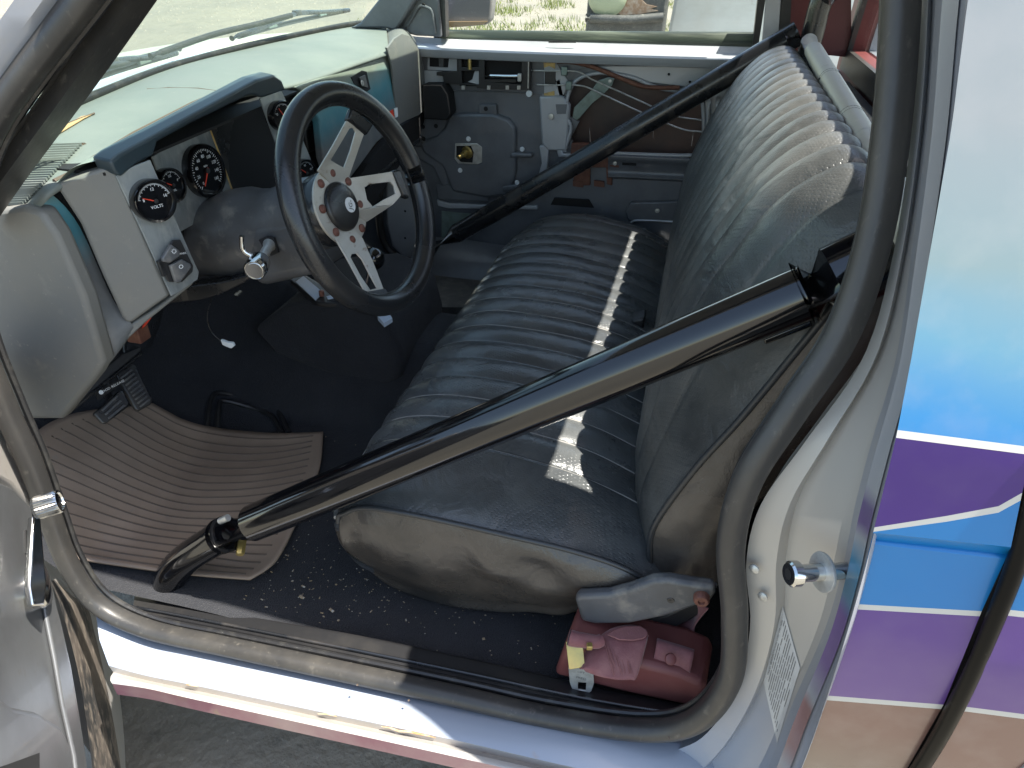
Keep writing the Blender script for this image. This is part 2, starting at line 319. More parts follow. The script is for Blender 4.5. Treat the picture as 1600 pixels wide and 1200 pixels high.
def text(name, s, c, right, up, size, mt, parent=None, depth=.0004, sx=1.0):
    cu = bpy.data.curves.new(name, 'FONT'); cu.body = s; cu.size = 1; cu.align_x = 'CENTER'; cu.align_y = 'CENTER'; cu.extrude = 0; cu.resolution_u = 2
    tmp = bpy.data.objects.new('t', cu); COL.objects.link(tmp); bpy.context.view_layer.update()
    me = bpy.data.meshes.new_from_object(tmp.evaluated_get(bpy.context.evaluated_depsgraph_get())); bpy.data.objects.remove(tmp)
    r = V(right).normalized(); u = V(up); u = (u - r * u.dot(r)).normalized(); nn = r.cross(u); c = V(c)
    for v in me.vertices: q = v.co.copy(); v.co = c + r * (q.x * size * sx) + u * (q.y * size)
    me.name = name; me.materials.clear()
    return finish(name, me, mt, parent, smooth=False)
def thing(name, label, cat, loc=(0, 0, 0), group=None):
    o = bpy.data.objects.new(name, None); COL.objects.link(o); o.location = loc; o.empty_display_size = .05
    o['label'] = label; o['category'] = cat
    if group: o['group'] = group
    return o
def tag(o, label, cat, group=None, origin=None):
    o['label'] = label; o['category'] = cat
    if group: o['group'] = group
    c = V(origin) if origin else sum((v.co for v in o.data.vertices), V()) / len(o.data.vertices)
    if not origin: c.z = min(v.co.z for v in o.data.vertices)
    o.data.transform(Matrix.Translation(-c)); o.location = c
    return o
def struct(o): o['kind'] = 'structure'; return o
def join_boxes(lst):
    vs, fs = [], []
    for c, ax, ay, az in lst:
        b = len(vs); c = V(c); ax, ay, az = V(ax), V(ay), V(az)
        vs += [c + ax * i + ay * j + az * kk for i in (-.5, .5) for j in (-.5, .5) for kk in (-.5, .5)]
        fs += [tuple(b + q for q in f) for f in ((0, 1, 3, 2), (4, 6, 7, 5), (0, 4, 5, 1), (2, 3, 7, 6), (0, 2, 6, 4), (1, 5, 7, 3))]
    return vs, fs
X, Y, Z = V((1, 0, 0)), V((0, 1, 0)), V((0, 0, 1))

# ================================================================ OUTSIDE
mt, t_, b_ = nodes('sandy_ground'); N_ = t_.nodes.new; L_ = t_.links.new
b_.inputs['Roughness'].default_value = .95
tc = N_('ShaderNodeTexCoord')
def nz(sc, lo, hi, c1, c2, prev=None, det=8):
    n = N_('ShaderNodeTexNoise'); n.inputs['Scale'].default_value = sc; n.inputs['Detail'].default_value = det; n.inputs['Roughness'].default_value = .7; L_(tc.outputs['Object'], n.inputs['Vector'])
    r = N_('ShaderNodeMapRange'); r.inputs[1].default_value = lo; r.inputs[2].default_value = hi; L_(n.outputs[0], r.inputs[0])
    mx = N_('ShaderNodeMix'); mx.data_type = 'RGBA'; L_(r.outputs[0], mx.inputs[0])
    if prev is None: mx.inputs[6].default_value = (*c1, 1)
    else: L_(prev, mx.inputs[6])
    mx.inputs[7].default_value = (*c2, 1); return mx.outputs[2]
c_ = nz(.6, .4, .65, (.20, .183, .145), (.155, .145, .124)); c_ = nz(5, .5, .7, None, (.14, .13, .105), c_); c_ = nz(16, .55, .7, None, (.10, .095, .08), c_); c_ = nz(60, .6, .72, None, (.34, .315, .26), c_)
L_(c_, b_.inputs['Base Color'])
n_ = N_('ShaderNodeTexNoise'); n_.inputs['Scale'].default_value = 40; n_.inputs['Detail'].default_value = 8; L_(tc.outputs['Object'], n_.inputs['Vector'])
bb = N_('ShaderNodeBump'); bb.inputs['Distance'].default_value = .02; bb.inputs['Strength'].default_value = .7; L_(n_.outputs[0], bb.inputs['Height']); L_(bb.outputs[0], b_.inputs['Normal'])
M['ground'] = mt
g = raw('ground', [(-120, -120, 0), (120, -120, 0), (120, 120, 0), (-120, 120, 0)], [(0, 1, 2, 3)], M['ground'], smooth=False); struct(g)
# grass and small stones on the verge beyond the truck
M['grass'] = mat('grass_blades', (.10, .15, .02), .7, var=[(3, .4, .7, (.20, .22, .05)), (11, .5, .75, (.28, .25, .10))])
M['stone'] = mat('pale_stones', (.24, .22, .18), .9, var=[(6, .4, .7, (.22, .2, .17))])
rg = random.Random(3); vs, fs = [], []
for i in range(17000):
    x = rg.uniform(-6.2, 1.5); y = rg.uniform(9.5, 24)
    dn = noise.noise(V((x * .9, y * .45, 2.0))) + .35 * noise.noise(V((x * 3, y * 2, 5)))
    if dn < rg.uniform(-.02, .28) - (.35 if y < 14.5 else 0) * (1 if x > -6 else 0): continue
    h = rg.uniform(.03, .13) * (1 + max(0, dn)); a = rg.uniform(0, 6.28); wd = .009; lx, ly = rg.gauss(0, .04), rg.gauss(0, .04)
    b = len(vs); vs += [(x - wd * math.cos(a), y - wd * math.sin(a), 0), (x + wd * math.cos(a), y + wd * math.sin(a), 0), (x + lx * .5 + wd * .6, y + ly * .5, h * .6), (x + lx, y + ly, h)]; fs += [(b, b + 1, b + 2), (b, b + 2, b + 3)]
me = bpy.data.meshes.new('grass'); me.from_pydata(vs, [], fs)
o = finish('grass', me, M['grass'], smooth=False); o['kind'] = 'stuff'; o['label'] = 'sunlit yellow green grass on the verge beyond the passenger window'; o['category'] = 'grass'
vs, fs = [], []
for i in range(2600):
    x = rg.uniform(-14, 1); y = rg.uniform(7, 22); s = rg.uniform(.008, .035); b = len(vs); a = rg.uniform(0, 3)
    for k in range(4): vs.append((x + s * math.cos(a + k * 1.57) * rg.uniform(.7, 1.2), y + s * math.sin(a + k * 1.57), 0))
    vs.append((x, y, s * .8)); fs += [(b, b + 1, b + 4), (b + 1, b + 2, b + 4), (b + 2, b + 3, b + 4), (b + 3, b, b + 4)]
me = bpy.data.meshes.new('gravel'); me.from_pydata(vs, [], fs)
o = finish('gravel', me, M['stone'], smooth=False); o['kind'] = 'stuff'; o['label'] = 'loose pale gravel scattered on the ground outside'; o['category'] = 'gravel'
# vehicles parked beyond the passenger side
def rect(px0, py0, px1, py1, **k): return [at(px0, py0, **k), at(px1, py0, **k), at(px1, py1, **k), at(px0, py1, **k)]
yv = 7.0
a = at(1040, 40, y=yv); b = at(1330, 40, y=yv)
van = thing('parked_van', 'white slab sided vehicle standing beyond the passenger window', 'van', (a.x, yv, 0))
M['van'] = mat('dusty_white_paint', (.55, .56, .52), .5, var=[(2, .4, .7, (.46, .44, .38)), (12, .6, .8, (.38, .34, .28))], coat=.2)
o = plate('body', [V((a.x, yv, .35)), V((b.x + 2.2, yv, .35)), V((b.x + 2.2, yv, 2.2)), V((a.x + .15, yv, 2.2)), V((a.x + .06, yv, 1.2))], (0, 1.8, 0), M['van'], van, bevel=.03)
for xx in (a.x + .55, b.x + 1.5): lathe('wheel', (xx, yv - .01, .34), (0, 1, 0), [(.1, .02), (.2, .0), (.2, .02), (.33, .01), (.34, .1), (.33, .2)], M['black'], van)
yc = 6.6
a = at(915, 40, y=yc); b = at(1038, 40, y=yc)
M['dark_car'] = mat('faded_dark_paint', (.04, .042, .04), .6, var=[(14, .45, .7, (.09, .09, .08)), (70, .6, .7, (.25, .24, .2))])
M['lamp'] = mat('dusty_headlamp', (.32, .36, .24), .3, coat=.4)
car = thing('parked_car', 'dusty dark old vehicle nose with round lamp and rust beside the white vehicle', 'car', (a.x, yc, 0))
zb = at(950, 70, y=yc).z
o = plate('body', [V((a.x, yc, .3)), V((b.x, yc, .3)), V((b.x, yc, 1.25)), V((a.x, yc, 1.25))], (0, .3, 0), M['dark_car'], car, bevel=.02)
c = at(950, -8, y=yc); lathe('headlamp', c, (0, -1, 0), [(.16, 0), (.165, .03), (.15, .05), (.1, .075), (.0, .085)], M['lamp'], car)
c = at(990, 12, y=yc); vs = [V((c.x + .17 * math.cos(q) * rg.uniform(.7, 1.3), yc - .012, c.z + .06 * math.sin(q) * rg.uniform(.6, 1.3))) for q in [i * .35 for i in range(18)]]
plate('rust_patch', vs, (0, .012, 0), mat('orange_rust', (.28, .17, .10), .8, var=[(30, .4, .7, (.42, .34, .26))]), car)
tube('bumper', [at(916, 28, y=yc - .05), at(975, 31, y=yc - .09), at(1036, 27, y=yc - .05)], .035, M['dark_car'], car, samples=16)
# weeds in front of it
wd = thing('weed', 'lone green weed standing in front of the dark parked vehicle', 'weed', (at(930, 47, y=6.3).x, 6.3, 0))
vs, fs = [], []
for i in range(26):
    a0 = rg.uniform(0, 6.28); h = rg.uniform(.25, .75); r = rg.uniform(.05, .3); b = len(vs); dx, dy = math.cos(a0) * r, math.sin(a0) * r * .5; cx, cy = wd.location.x, 6.3
    vs += [V((cx - .008, cy, .0)), V((cx + .008, cy, .0)), V((cx + dx * .6 + .016, cy + dy * .6, h * .8)), V((cx + dx * .6 - .016, cy + dy * .6, h * .8)), V((cx + dx, cy + dy, h))]; fs += [(b, b + 1, b + 2, b + 3), (b + 3, b + 2, b + 4)]
raw('leaf_clump', vs, fs, mat('weed_green', (.12, .2, .03), .6), wd, smooth=False)

# ================================================================ TRUCK BODY
def itp(z, T):
    if z <= T[0][0]: return T[0][1]
    for (a, b), (c, d) in zip(T, T[1:]):
        if z <= c: return b + (d - b) * (z - a) / (c - a)
    return T[-1][1]
yb = lambda z: itp(z, [(.4, .54), (.6, .515), (.9, .49), (1.12, .50), (1.45, .585)])
ys = lambda z: itp(z, [(.5, .60), (1.0, .60), (1.15, .645), (1.45, .745)])
cab = thing('truck_cab', 'silver pickup cab shell with striped outer panel, bare sill and black carpeted floor', 'truck cab', (-.3, 1.35, .3))
# --- outer corner panel, painted in bands; each band its own mesh set in the panel
def band(name, px, mtl, parent, off=0.0, label=None):
    pts = [atf(x, y, lambda z: yb(z) - off) for x, y in px]
    return plate(name, pts, (0, .012, 0), mtl, parent, label=label)
def dens(poly, n=6):
    out = []
    for i in range(len(poly)):
        a, b = poly[i], poly[(i + 1) % len(poly)]
        for k in range(n): out.append((a[0] + (b[0] - a[0]) * k / n, a[1] + (b[1] - a[1]) * k / n))
    return out
def strip_surf(name, left, right, mtl, parent, yf=yb, n=14, label=None, off=0):
    """surface between two photo polylines that run down the body side"""
    l = cr([V((*p, 0)) for p in left], n); r = cr([V((*p, 0)) for p in right], n)
    rows = [[atf(p.x, p.y, lambda z: yf(z) - off), atf(lerp(p.x, q.x, .5), lerp(p.y, q.y, .5), lambda z: yf(z) - off), atf(q.x, q.y, lambda z: yf(z) - off)] for p, q in zip(l, r)]
    return loft(name, rows, mtl, parent, thick=0, label=label)
def EL(y):   # left edge of outer panel in the photo
    T = [(-200, 1548), (0, 1512), (200, 1487), (400, 1452), (560, 1424), (690, 1399), (825, 1366), (945, 1338), (1088, 1294), (1200, 1252), (1330, 1200)]
    return itp(y, T)
def GP(y):   # left edge of the gap between cab and bed
    return itp(y, [(-200, 1745), (0, 1725), (400, 1672), (700, 1614), (775, 1596), (850, 1582), (955, 1534), (1100, 1475), (1200, 1418), (1330, 1340)])
def hband(name, tl, tr, bl, br, mtl, n=10, label=None, off=0, edge=EL, gap=GP, parent=cab):
    """tl,tr: photo heights of the band top at its left/right end, bl,br: bottom"""
    L_, R_ = [], []
    for k in range(n):
        u = k / (n - 1); yl = lerp(tl, bl, u); yr = lerp(tr, br, u); L_.append((edge(yl), yl)); R_.append((gap(yr), yr))
    rows = []
    for p, q in zip(L_, R_):
        rows.append([atf(lerp(p[0], q[0], j / 6), lerp(p[1], q[1], j / 6), lambda z: yb(z) - off) for j in range(7)])
    return loft(name, rows, mtl, parent, label=label)
hband('side_panel', -200, -200, 672, 699, M['blue_fade'], 24, 'silver outer panel fading to sky blue')
hband('stripe', 672, 699, 684, 711, M['white_stripe'], 3, 'white pinstripe')
# purple wedge, white rising stripe, blue wedge
def quadstrip(name, top, bot, mtl, n=10, off=0):
    rows = []
    for k in range(5):
        u = k / 4; rows.append([atf(lerp(a[0], b[0], u), lerp(a[1], b[1], u), lambda z: yb(z) - off) for a, b in zip(top, bot)])
    return loft(name, rows, mtl, cab)
T1 = [(EL(684), 684), (1500, 697), (1560, 705), (GP(711), 711)]
B1 = [(EL(824), 824), (1480, 806), (1560, 791), (GP(770), 770)]
B2 = [(EL(831), 831), (1480, 815), (1560, 801), (GP(782), 782)]
_e, _g = EL(832), GP(855)
B3 = [(x, lerp(832, 855, (x - _e) / (_g - _e))) for x in (_e, 1480, 1560, _g)]
quadstrip('wedge', T1, B1, M['purple_dark'])
quadstrip('stripe', B1, B2, M['white_stripe'])
quadstrip('wedge', B2, B3, M['blue'])
# pressed crease then the lower blue field sits a little deeper
cr_rows = []
for k in range(6):
    u = k / 5; y0 = lerp(832, 850, u); y1 = lerp(855, 874, u); d = (0, .004, .009, .011, .009, .008)[k]
    cr_rows.append([atf(lerp(EL(y0), GP(y1), j / 6), lerp(y0, y1, j / 6), lambda z: yb(z) + d) for j in range(7)])
loft('crease', cr_rows, M['blue'], cab)
hband('field', 850, 874, 944, 955, M['blue'], off=-.008)
hband('stripe', 944, 955, 952, 963, M['white_stripe'], 3, off=-.008)
hband('field', 952, 963, 1087, 1101, M['purple'], off=-.008, label='light purple painted field')
hband('stripe', 1087, 1101, 1094, 1108, M['white_stripe'], 3, off=-.008)
hband('field', 1094, 1108, 1330, 1330, M['copper'], off=-.008, label='copper brown field fading to tan')
# black body-side seal in the gap between cab and bed
gapc = [(1660, 600), (1628, 700), (1606, 800), (1586, 875), (1553, 960), (1496, 1090), (1440, 1190), (1350, 1320)]
o = tube('gap_seal', [atf(x + 4, y, lambda z: yb(z) + .003) for x, y in gapc], lambda t: .0070 + .0012 * t, M['gap_black'], cab, samples=50, label='glossy black seal in the gap between cab and bed')
tube('gap_filler', [atf(x + 10, y, lambda z: yb(z) + .03) for x, y in gapc], .016, M['void'], cab, samples=40)
# --- cargo bed side beyond the gap
bed = thing('cargo_bed', 'painted cargo bed side at the right edge, striped like the cab', 'truck bed', (.75, .5, .35))
GR = lambda y: GP(y) + 34 + (0 if y > 900 else 6)
FR = lambda y: 2100
hband('side_panel', 640, 640, 700, 760, M['blue'], edge=GR, gap=FR, parent=bed)
hband('field', 700, 760, 952, 1010, M['blue'], edge=GR, gap=FR, parent=bed)
hband('stripe', 952, 1010, 961, 1020, M['white_stripe'], 3, edge=GR, gap=FR, parent=bed)
hband('field', 961, 1020, 1104, 1180, M['purple'], edge=GR, gap=FR, parent=bed)
hband('stripe', 1104, 1180, 1111, 1188, M['white_stripe'], 3, edge=GR, gap=FR, parent=bed)
hband('field', 1111, 1188, 1330, 1400, M['copper'], edge=GR, gap=FR, parent=bed)
box('top_rail', (1.40, .62, 1.10), (1.78, 0, 0), (0, .07, 0), (0, 0, .03), M['silver'], bed, .008)
box('top_rail', (1.36, 2.20, 1.135), (1.78, 0, 0), (0, .07, 0), (0, 0, .03), M['silver'], bed, .008)
box('bed_side', (1.36, 2.22, .85), (1.78, 0, 0), (0, .03, 0), (0, 0, .56), M['silver'], bed, .004)
box('front_wall', (.49, 1.37, .85), (.03, 0, 0), (0, 1.6, 0), (0, 0, .55), M['silver'], bed, .004)
box('bed_floor', (1.36, 1.37, .60), (1.76, 0, 0), (0, 1.62, 0), (0, 0, .03), M['black_worn'], bed, .004)
# --- door jamb: from the rubber seal out to the panel edge
A_ = [(1432, -200), (1437, 0), (1425, 200), (1395, 400), (1348, 560), (1258, 690), (1188, 790), (1166, 880), (1172, 980), (1150, 1080), (1100, 1150), (1050, 1175)]
B_ = [(1480, -200), (1462, 0), (1448, 200), (1424, 400), (1400, 560), (1362, 690), (1336, 790), (1318, 880), (1290, 980), (1238, 1100), (1195, 1210), (1130, 1330)]
C_ = [(1548, -200), (1512, 0), (1487, 200), (1452, 400), (1424, 560), (1399, 690), (1373, 800), (1354, 880), (1326, 980), (1290, 1095), (1248, 1210), (1190, 1330)]
ysb = lambda z: ys(z) + .012
def polyY(px, f): return [atf(x, y, f) for x, y in px]
a_, b_, c_ = polyY(A_, ysb), polyY(B_, lambda z: lerp(ys(z), yb(z), .35)), polyY(C_, lambda z: yb(z) + .001)
fold = [lerp(q, r, .45) + V((.006, -.018, 0)) for q, r in zip(b_, c_)]
mid1 = [lerp(p, q, .30) + V((.004, .004, 0)) for p, q in zip(a_, b_)]
mid2 = [lerp(p, q, .36) + V((.010, .020, 0)) for p, q in zip(a_, b_)]
mid3 = [lerp(p, q, .86) + V((.008, .012, 0)) for p, q in zip(a_, b_)]
back = [p + V((.02, .05, 0)) for p in a_]
jr = list(map(list, zip(back, a_, mid1, mid2, mid3, b_)))
M['jamb_mix'] = ramp_mat('jamb_light_shade', 2, [(.50, (.26, .295, .36)), (.60, (.29, .305, .34)), (.70, (.42, .395, .355)), (1.1, (.40, .385, .355)), (1.3, (.32, .335, .355))], .4, .15, .15)  # bluish shade at the foot and warm light above are in this colour
loft('door_jamb', jr, M['jamb_mix'], cab, nu=60, label='silver door jamb with warm-lit cream and bluish shade in its colour')
fl = list(map(list, zip(b_, [lerp(b, f, .5) + V((-.003, -.004, 0)) for b, f in zip(b_, fold)], fold, [lerp(f, c, .6) + V((.002, -.003, 0)) for f, c in zip(fold, c_)], c_)))
loft('jamb_flange', fl, M['silver'], cab, nu=60, nv=9, label='bright silver jamb flange')
# overspray of the stripes along the flange
def spray(y0, y1, mtl):
    rows = []
    for k in range(8):
        y = lerp(y0, y1, k / 7); i = next(i for i in range(len(B_) - 1) if B_[i + 1][1] >= y or i == len(B_) - 2)
        u = (y - B_[i][1]) / (B_[i + 1][1] - B_[i][1]); p = lerp(b_[i], b_[i + 1], u); q = lerp(fold[i], fold[i + 1], u)
        wv = math.sin(math.pi * k / 7) * .45 + .05
        rows.append([lerp(p, q, .5 - wv * .6) + V((-.005, -.0065, 0)), lerp(p, q, .5 + wv * .6) + V((-.004, -.008, 0))])
    return rows
M['ov_blue'] = mat('blue_overspray', (.12, .30, .42), .4, .2, var=[(40, .4, .7, (.3, .38, .42))])
M['ov_purple'] = mat('purple_overspray', (.26, .17, .36), .4, .2, var=[(40, .4, .7, (.38, .32, .42))])
M['ov_red'] = mat('copper_overspray', (.32, .17, .15), .4, .2, var=[(40, .4, .7, (.4, .3, .27))])
def zB(y):
    i = next(i for i in range(len(B_) - 1) if B_[i + 1][1] >= y or i == len(B_) - 2); u = (y - B_[i][1]) / (B_[i + 1][1] - B_[i][1]); return lerp(b_[i], b_[i + 1], u).z
_sv = (.30, .31, .33)
M['overspray'] = ramp_mat('jamb_overspray', 2, [(zB(1190), (.3, .2, .17)), (zB(1150), _sv), (zB(1120), (.26, .15, .13)), (zB(1060), (.24, .13, .12)), (zB(1045), _sv), (zB(1000), (.18, .12, .26)), (zB(920), (.15, .09, .25)), (zB(895), (.10, .2, .3)), (zB(840), (.06, .2, .32)), (zB(800), _sv), (zB(775), (.13, .09, .2)), (zB(745), (.13, .1, .2)), (zB(720), _sv)], .36, .2, .2)
ovr = [[lerp(lerp(p, q, .30), lerp(p, q, .5) + V((-.006, -.008, 0)), .5) + V((-.002, -.004, 0)), lerp(p, q, .55) + V((-.003, -.0065, 0)), lerp(p, q, .85) + V((-.002, -.004, 0))] for p, q in zip(b_, fold)]
loft('overspray', ovr, M['overspray'], cab, nu=60, label='narrow jamb fold with stripe overspray')
# dimple and drain screws on the jamb
for x, y in ((1184, 877), (1197, 920)):
    p = atf(x, y, ysb) + V((-.004, -.012, 0)); lathe('rivet', p, (-.5, -.85, 0), [(.006, 0), (.006, .002), (.003, .004), (0, .0045)], M['steel'], cab, n=12)
# --- roof, pillars, rear wall
def poly(*p): return [V(q) for q in p]
SRX0, SRX1, SRY0, SRY1 = -.12, .326, .84, 2.02  # unseen roof opening, added and sized to bring sun onto the seat
plate('roof', poly((-.62, .71, 1.475), (-.3, .69, 1.475), (.40, .70, 1.475), (.42, 1.42, 1.475), (.40, 2.07, 1.475), (-.3, 2.06, 1.475), (-.62, 2.05, 1.475), (-.65, 1.42, 1.475)), (0, 0, .04), M['headliner'], cab, [poly((SRX0, SRY0, 1.475), (SRX1, SRY0, 1.475), (SRX1, SRY1, 1.475), (SRX0, SRY1, 1.475))], bevel=.01, label='cab roof with an unseen opening added for sun on the seat')
plate('roof_sun_mask', poly((SRX0 - .02, SRY0 - .02, 1.528), (.231, SRY0 - .02, 1.528), (.255, SRY1 + .02, 1.528), (SRX0 - .02, SRY1 + .02, 1.528)), (0, 0, .012), M['black'], cab, bevel=.003)  # added unseen panel, skewed to narrow the sun strip on the cushion
# rear wall with red lower trim and the rear window opening
xr = .385
wall_o = poly((xr, .70, .45), (xr, 2.32, .45), (xr, 2.32, 1.16), (xr, 2.3, 1.45), (xr, 2.12, 1.475), (xr, .76, 1.475), (xr, .72, 1.2))
hole = poly((xr, .90, 1.215), (xr, 2.15, 1.215), (xr, 2.10, 1.42), (xr, .95, 1.42))
plate('rear_wall', wall_o, (.03, 0, 0), M['red_trim'], cab, [hole], label='dark red rear wall trim behind the seat')
fr_o = poly((xr - .012, .86, 1.165), (xr - .012, 2.20, 1.165), (xr - .012, 2.15, 1.455), (xr - .012, .91, 1.455))
plate('rear_window_frame', fr_o, (.012, 0, 0), M['seal'], cab, [[p + V((-.012, 0, 0)) for p in hole]])
raw('rear_glass', [p + V((.02, 0, 0)) for p in hole], [(0, 1, 2, 3)], M['side_glass'], cab, smooth=False)
plate('rear_skin', poly((xr + .04, .50, .45), (xr + .04, 2.27, .45), (xr + .04, 2.27, 1.14), (xr + .04, 2.10, 1.47), (xr + .04, .66, 1.47), (xr + .04, .50, 1.14)), (.02, 0, 0), M['silver'], cab, [[p + V((.04, 0, 0)) for p in hole]])
plate('rear_corner', poly((.33, .60, 1.14), (.44, .60, 1.14), (.44, .67, 1.47), (.33, .67, 1.47)), (0, .02, 0), M['silver'], cab)
plate('roof_skin', poly((-.62, .69, 1.518), (.46, .66, 1.518), (.46, 2.11, 1.518), (-.62, 2.07, 1.518)), (0, 0, .006), M['silver'], cab, [poly((SRX0, SRY0, 1.518), (SRX1, SRY0, 1.518), (SRX1, SRY1, 1.518), (SRX0, SRY1, 1.518))])
box('window_ledge', (xr - .03, 1.46, 1.150), (.035, 0, 0), (0, 1.1, 0), (0, 0, .022), M['seal_black'], cab, .006)
# near a-pillar: outer metal, rubber, inner trim
P_ = lambda px: [atf(x, y, ys) for x, y in px]
L0 = [(95, -60), (55, 0), (-25, 110), (-110, 240)]; L1 = [(120, -60), (88, 0), (0, 118), (-80, 240)]; L2 = [(150, -60), (108, 0), (0, 150), (-60, 240)]
loft('a_pillar', [[q + V((0, -.03, 0)) for q in P_(L0)], [q + V((0, -.02, 0)) for q in P_(L1)], P_(L2), [q + V((0, .05, 0)) for q in P_(L2)]], M['silver'], cab, nv=16, label='silver near windscreen pillar')
R0 = [(210, -60), (170, 0), (70, 150), (0, 245), (-60, 330)]; R1 = [(243, -60), (204, 0), (110, 135), (0, 285), (-60, 372)]
yi = lambda z: ys(z) + .05
loft('pillar_trim', [[atf(x - 8, y, lambda z: ys(z) + .02) for x, y in R0], [atf(x, y, yi) for x, y in R0], [atf(x, y, yi) for x, y in R1], [atf(x, y, yi) + V((.0, .05, 0)) for x, y in R1]], M['seal'], cab, nv=16, label='grey inner pillar trim')
# --- windscreen, cowl, bonnet
WBp = [(-60, 262, 1.17), (15, 222, 1.175), (70, 187, 1.18), (150, 150, 1.185), (260, 108, 1.19), (380, 75, 1.2), (480, 53, 1.205), (545, 40, 1.21), (600, 34, 1.21)]
WB = [at(x, y, z=z) for x, y, z in WBp]
def wb(u): return cr(WB, 101)[max(0, min(100, int(u * 100)))]
top = [V((-.62 - .03 * math.sin(math.pi * u), .78 + u * 1.33, 1.435 + .03 * math.sin(math.pi * u))) for u in [i / 8 for i in range(9)]]
loft('windscreen', [WB, [lerp(a, b, .5) + V((-.015, 0, .012)) for a, b in zip(WB, top)], top], M['windshield'], cab, nu=8, nv=30, label='dusty green tinted windscreen')
tube('windscreen_rubber', [p + V((0.004, 0, .004)) for p in WB], .007, M['seal_black'], cab, samples=50)
tube('windscreen_rubber', [WB[-1], lerp(WB[-1], top[-1], .5) + V((-.01, 0, .01)), top[-1]], .011, M['seal_black'], cab, samples=20)
# cowl with louvres
c0 = [p + V((-.012, 0, -.006)) for p in WB]; c1 = [p + V((-.20, .03, -.035)) for p in WB]
loft('cowl', [[p + V((0, 0, -.012)) for p in c0], [p + V((0, 0, -.014)) for p in c1]], M['void'], cab, nv=30)
cc0, cc1 = cr(c0, 121), cr(c1, 121); lv = []
for i in range(10, 112, 1):
    a, b = cc0[i], cc1[i]; lv.append(((a * .62 + b * .38), (a - b) * .55, V((0, .0062, .003)), V((0, 0, .0025))))
vs, fs = join_boxes(lv); raw('louvre', vs, fs, M['cowl'], cab, smooth=False, kind='stuff')
loft('cowl_lip', [[lerp(a, b, .0) for a, b in zip(c0, c1)], [lerp(a, b, .1) for a, b in zip(c0, c1)]], M['cowl'], cab, nv=30)
loft('cowl_panel', [[lerp(a, b, .68) for a, b in zip(c0, c1)], [lerp(a, b, 1.0) for a, b in zip(c0, c1)]], M['cowl'], cab, nv=30)
M['bonnet'] = mat('dusty_bonnet_paint', (.34, .35, .31), .5, .1, var=[(6, .4, .7, (.42, .40, .33)), (45, .6, .75, (.2, .2, .17))])
hd = [c1, [p + V((-.45, .0, -.05)) for p in c1], [p + V((-.95, -.0, -.16)) for p in c1]]
bo = loft('bonnet', hd, M['bonnet'], None, nu=10, nv=24, thick=.02)
tag(bo, 'dusty silver bonnet in front of the windscreen', 'bonnet')
# wipers
def wiper(label, arm, blade, z0):
    P = [at(x, y, z=z0 + k) for x, y, k in arm]; t = thing('windscreen_wiper', label, 'wiper', P[0], 'windscreen wipers')
    tube('arm', P, .0065, M['seal_black'], t, samples=20, n=10)
    B = [at(x, y, z=z0 + .004) for x, y in blade]; up = V((-.2, 0, 1)).normalized()
    tube('blade', B, .006, M['seal_black'], t, samples=20, n=8)
    tube('frame', [B[0], lerp(B[0], B[-1], .25) + up * .010, lerp(B[0], B[-1], .5) + up * .022, lerp(B[0], B[-1], .75) + up * .010, B[-1]], .0065, M['black_worn'], t, samples=24, n=8)
    mid = lerp(B[0], B[-1], .5) + up * .024; d = (B[-1] - B[0]).normalized()
    box('clip', mid, d * .035, V((0, 0, 1)).cross(d) * .014, up * .014, M['black_worn'], t, .002)
    for u in (.28, .72): box('bracket', lerp(B[0], B[-1], u) + up * .006, d * .05, V((0, 0, 1)).cross(d) * .008, up * .008, M['zinc_green'], t, .001)
wiper('long wiper lying along the base of the windscreen nearest the driver', [(280, 76, 0), (225, 90, .008), (190, 100, .02), (150, 106, .03)], [(50, 166), (160, 118), (275, 83)], 1.20)
wiper('passenger side wiper raised higher on the windscreen, tip at the far pillar', [(235, 88, 0), (330, 55, .02), (400, 38, .03), (455, 24, .04)], [(362, 60), (450, 36), (545, 16)], 1.22)
# --- sill, rocker, scuff plate, seal
SI = [(150, 962), (230, 996), (300, 1012), (500, 1054), (700, 1098), (900, 1136), (1060, 1160), (1130, 1165)]
SO = [(170, 1040), (230, 1056), (300, 1070), (500, 1112), (700, 1154), (900, 1200), (1060, 1232), (1150, 1250)]
SR = [(175, 1068), (230, 1076), (300, 1092), (500, 1136), (700, 1180), (900, 1226), (1060, 1262), (1160, 1285)]
si = [at(x, y, z=.505) for x, y in SI]; si = [V((p.x, .598 + (.0), p.z)) if False else p for p in si]
so_ = [at(x, y, y=(.545 if x < 950 else .566 if x < 1100 else .61)) for x, y in SO]; sr = [at(x, y, y=(.522 if x < 950 else .548 if x < 1100 else .60)) for x, y in SR]
si = [atf(x, y, lambda z: (.60 if x < 1000 else .622 if x < 1100 else .65)) for x, y in SI]
inn = [p + V((0, .02, -.012)) for p in si]
loft('sill_panel', [inn, si, [lerp(a, b, .06) + V((0, 0, .002)) for a, b in zip(si, so_)], [lerp(a, b, .5) + V((0, -.004, .006)) for a, b in zip(si, so_)], so_], M['silver_sill'], cab, nv=60, label='pale silver door sill with small chips')
loft('sill_step', [so_, [lerp(a, b, .25) + V((0, .004, -.012)) for a, b in zip(so_, sr)], [lerp(a, b, .6) for a, b in zip(so_, sr)]], M['silver_jamb'], cab, nv=60)
loft('rocker_strip', [[lerp(a, b, .6) for a, b in zip(so_, sr)], [lerp(a, b, .8) + V((0, -.002, .001)) for a, b in zip(so_, sr)], sr], M['silver_jamb'], cab, nv=60)
loft('rocker_edge', [sr, [p + V((0, .0, -.03)) for p in sr], [p + V((0, .05, -.06)) for p in sr], [p + V((0, .3, -.1)) for p in sr]], M['magenta'], cab, nv=60, label='sunlit rocker edge with magenta paint')
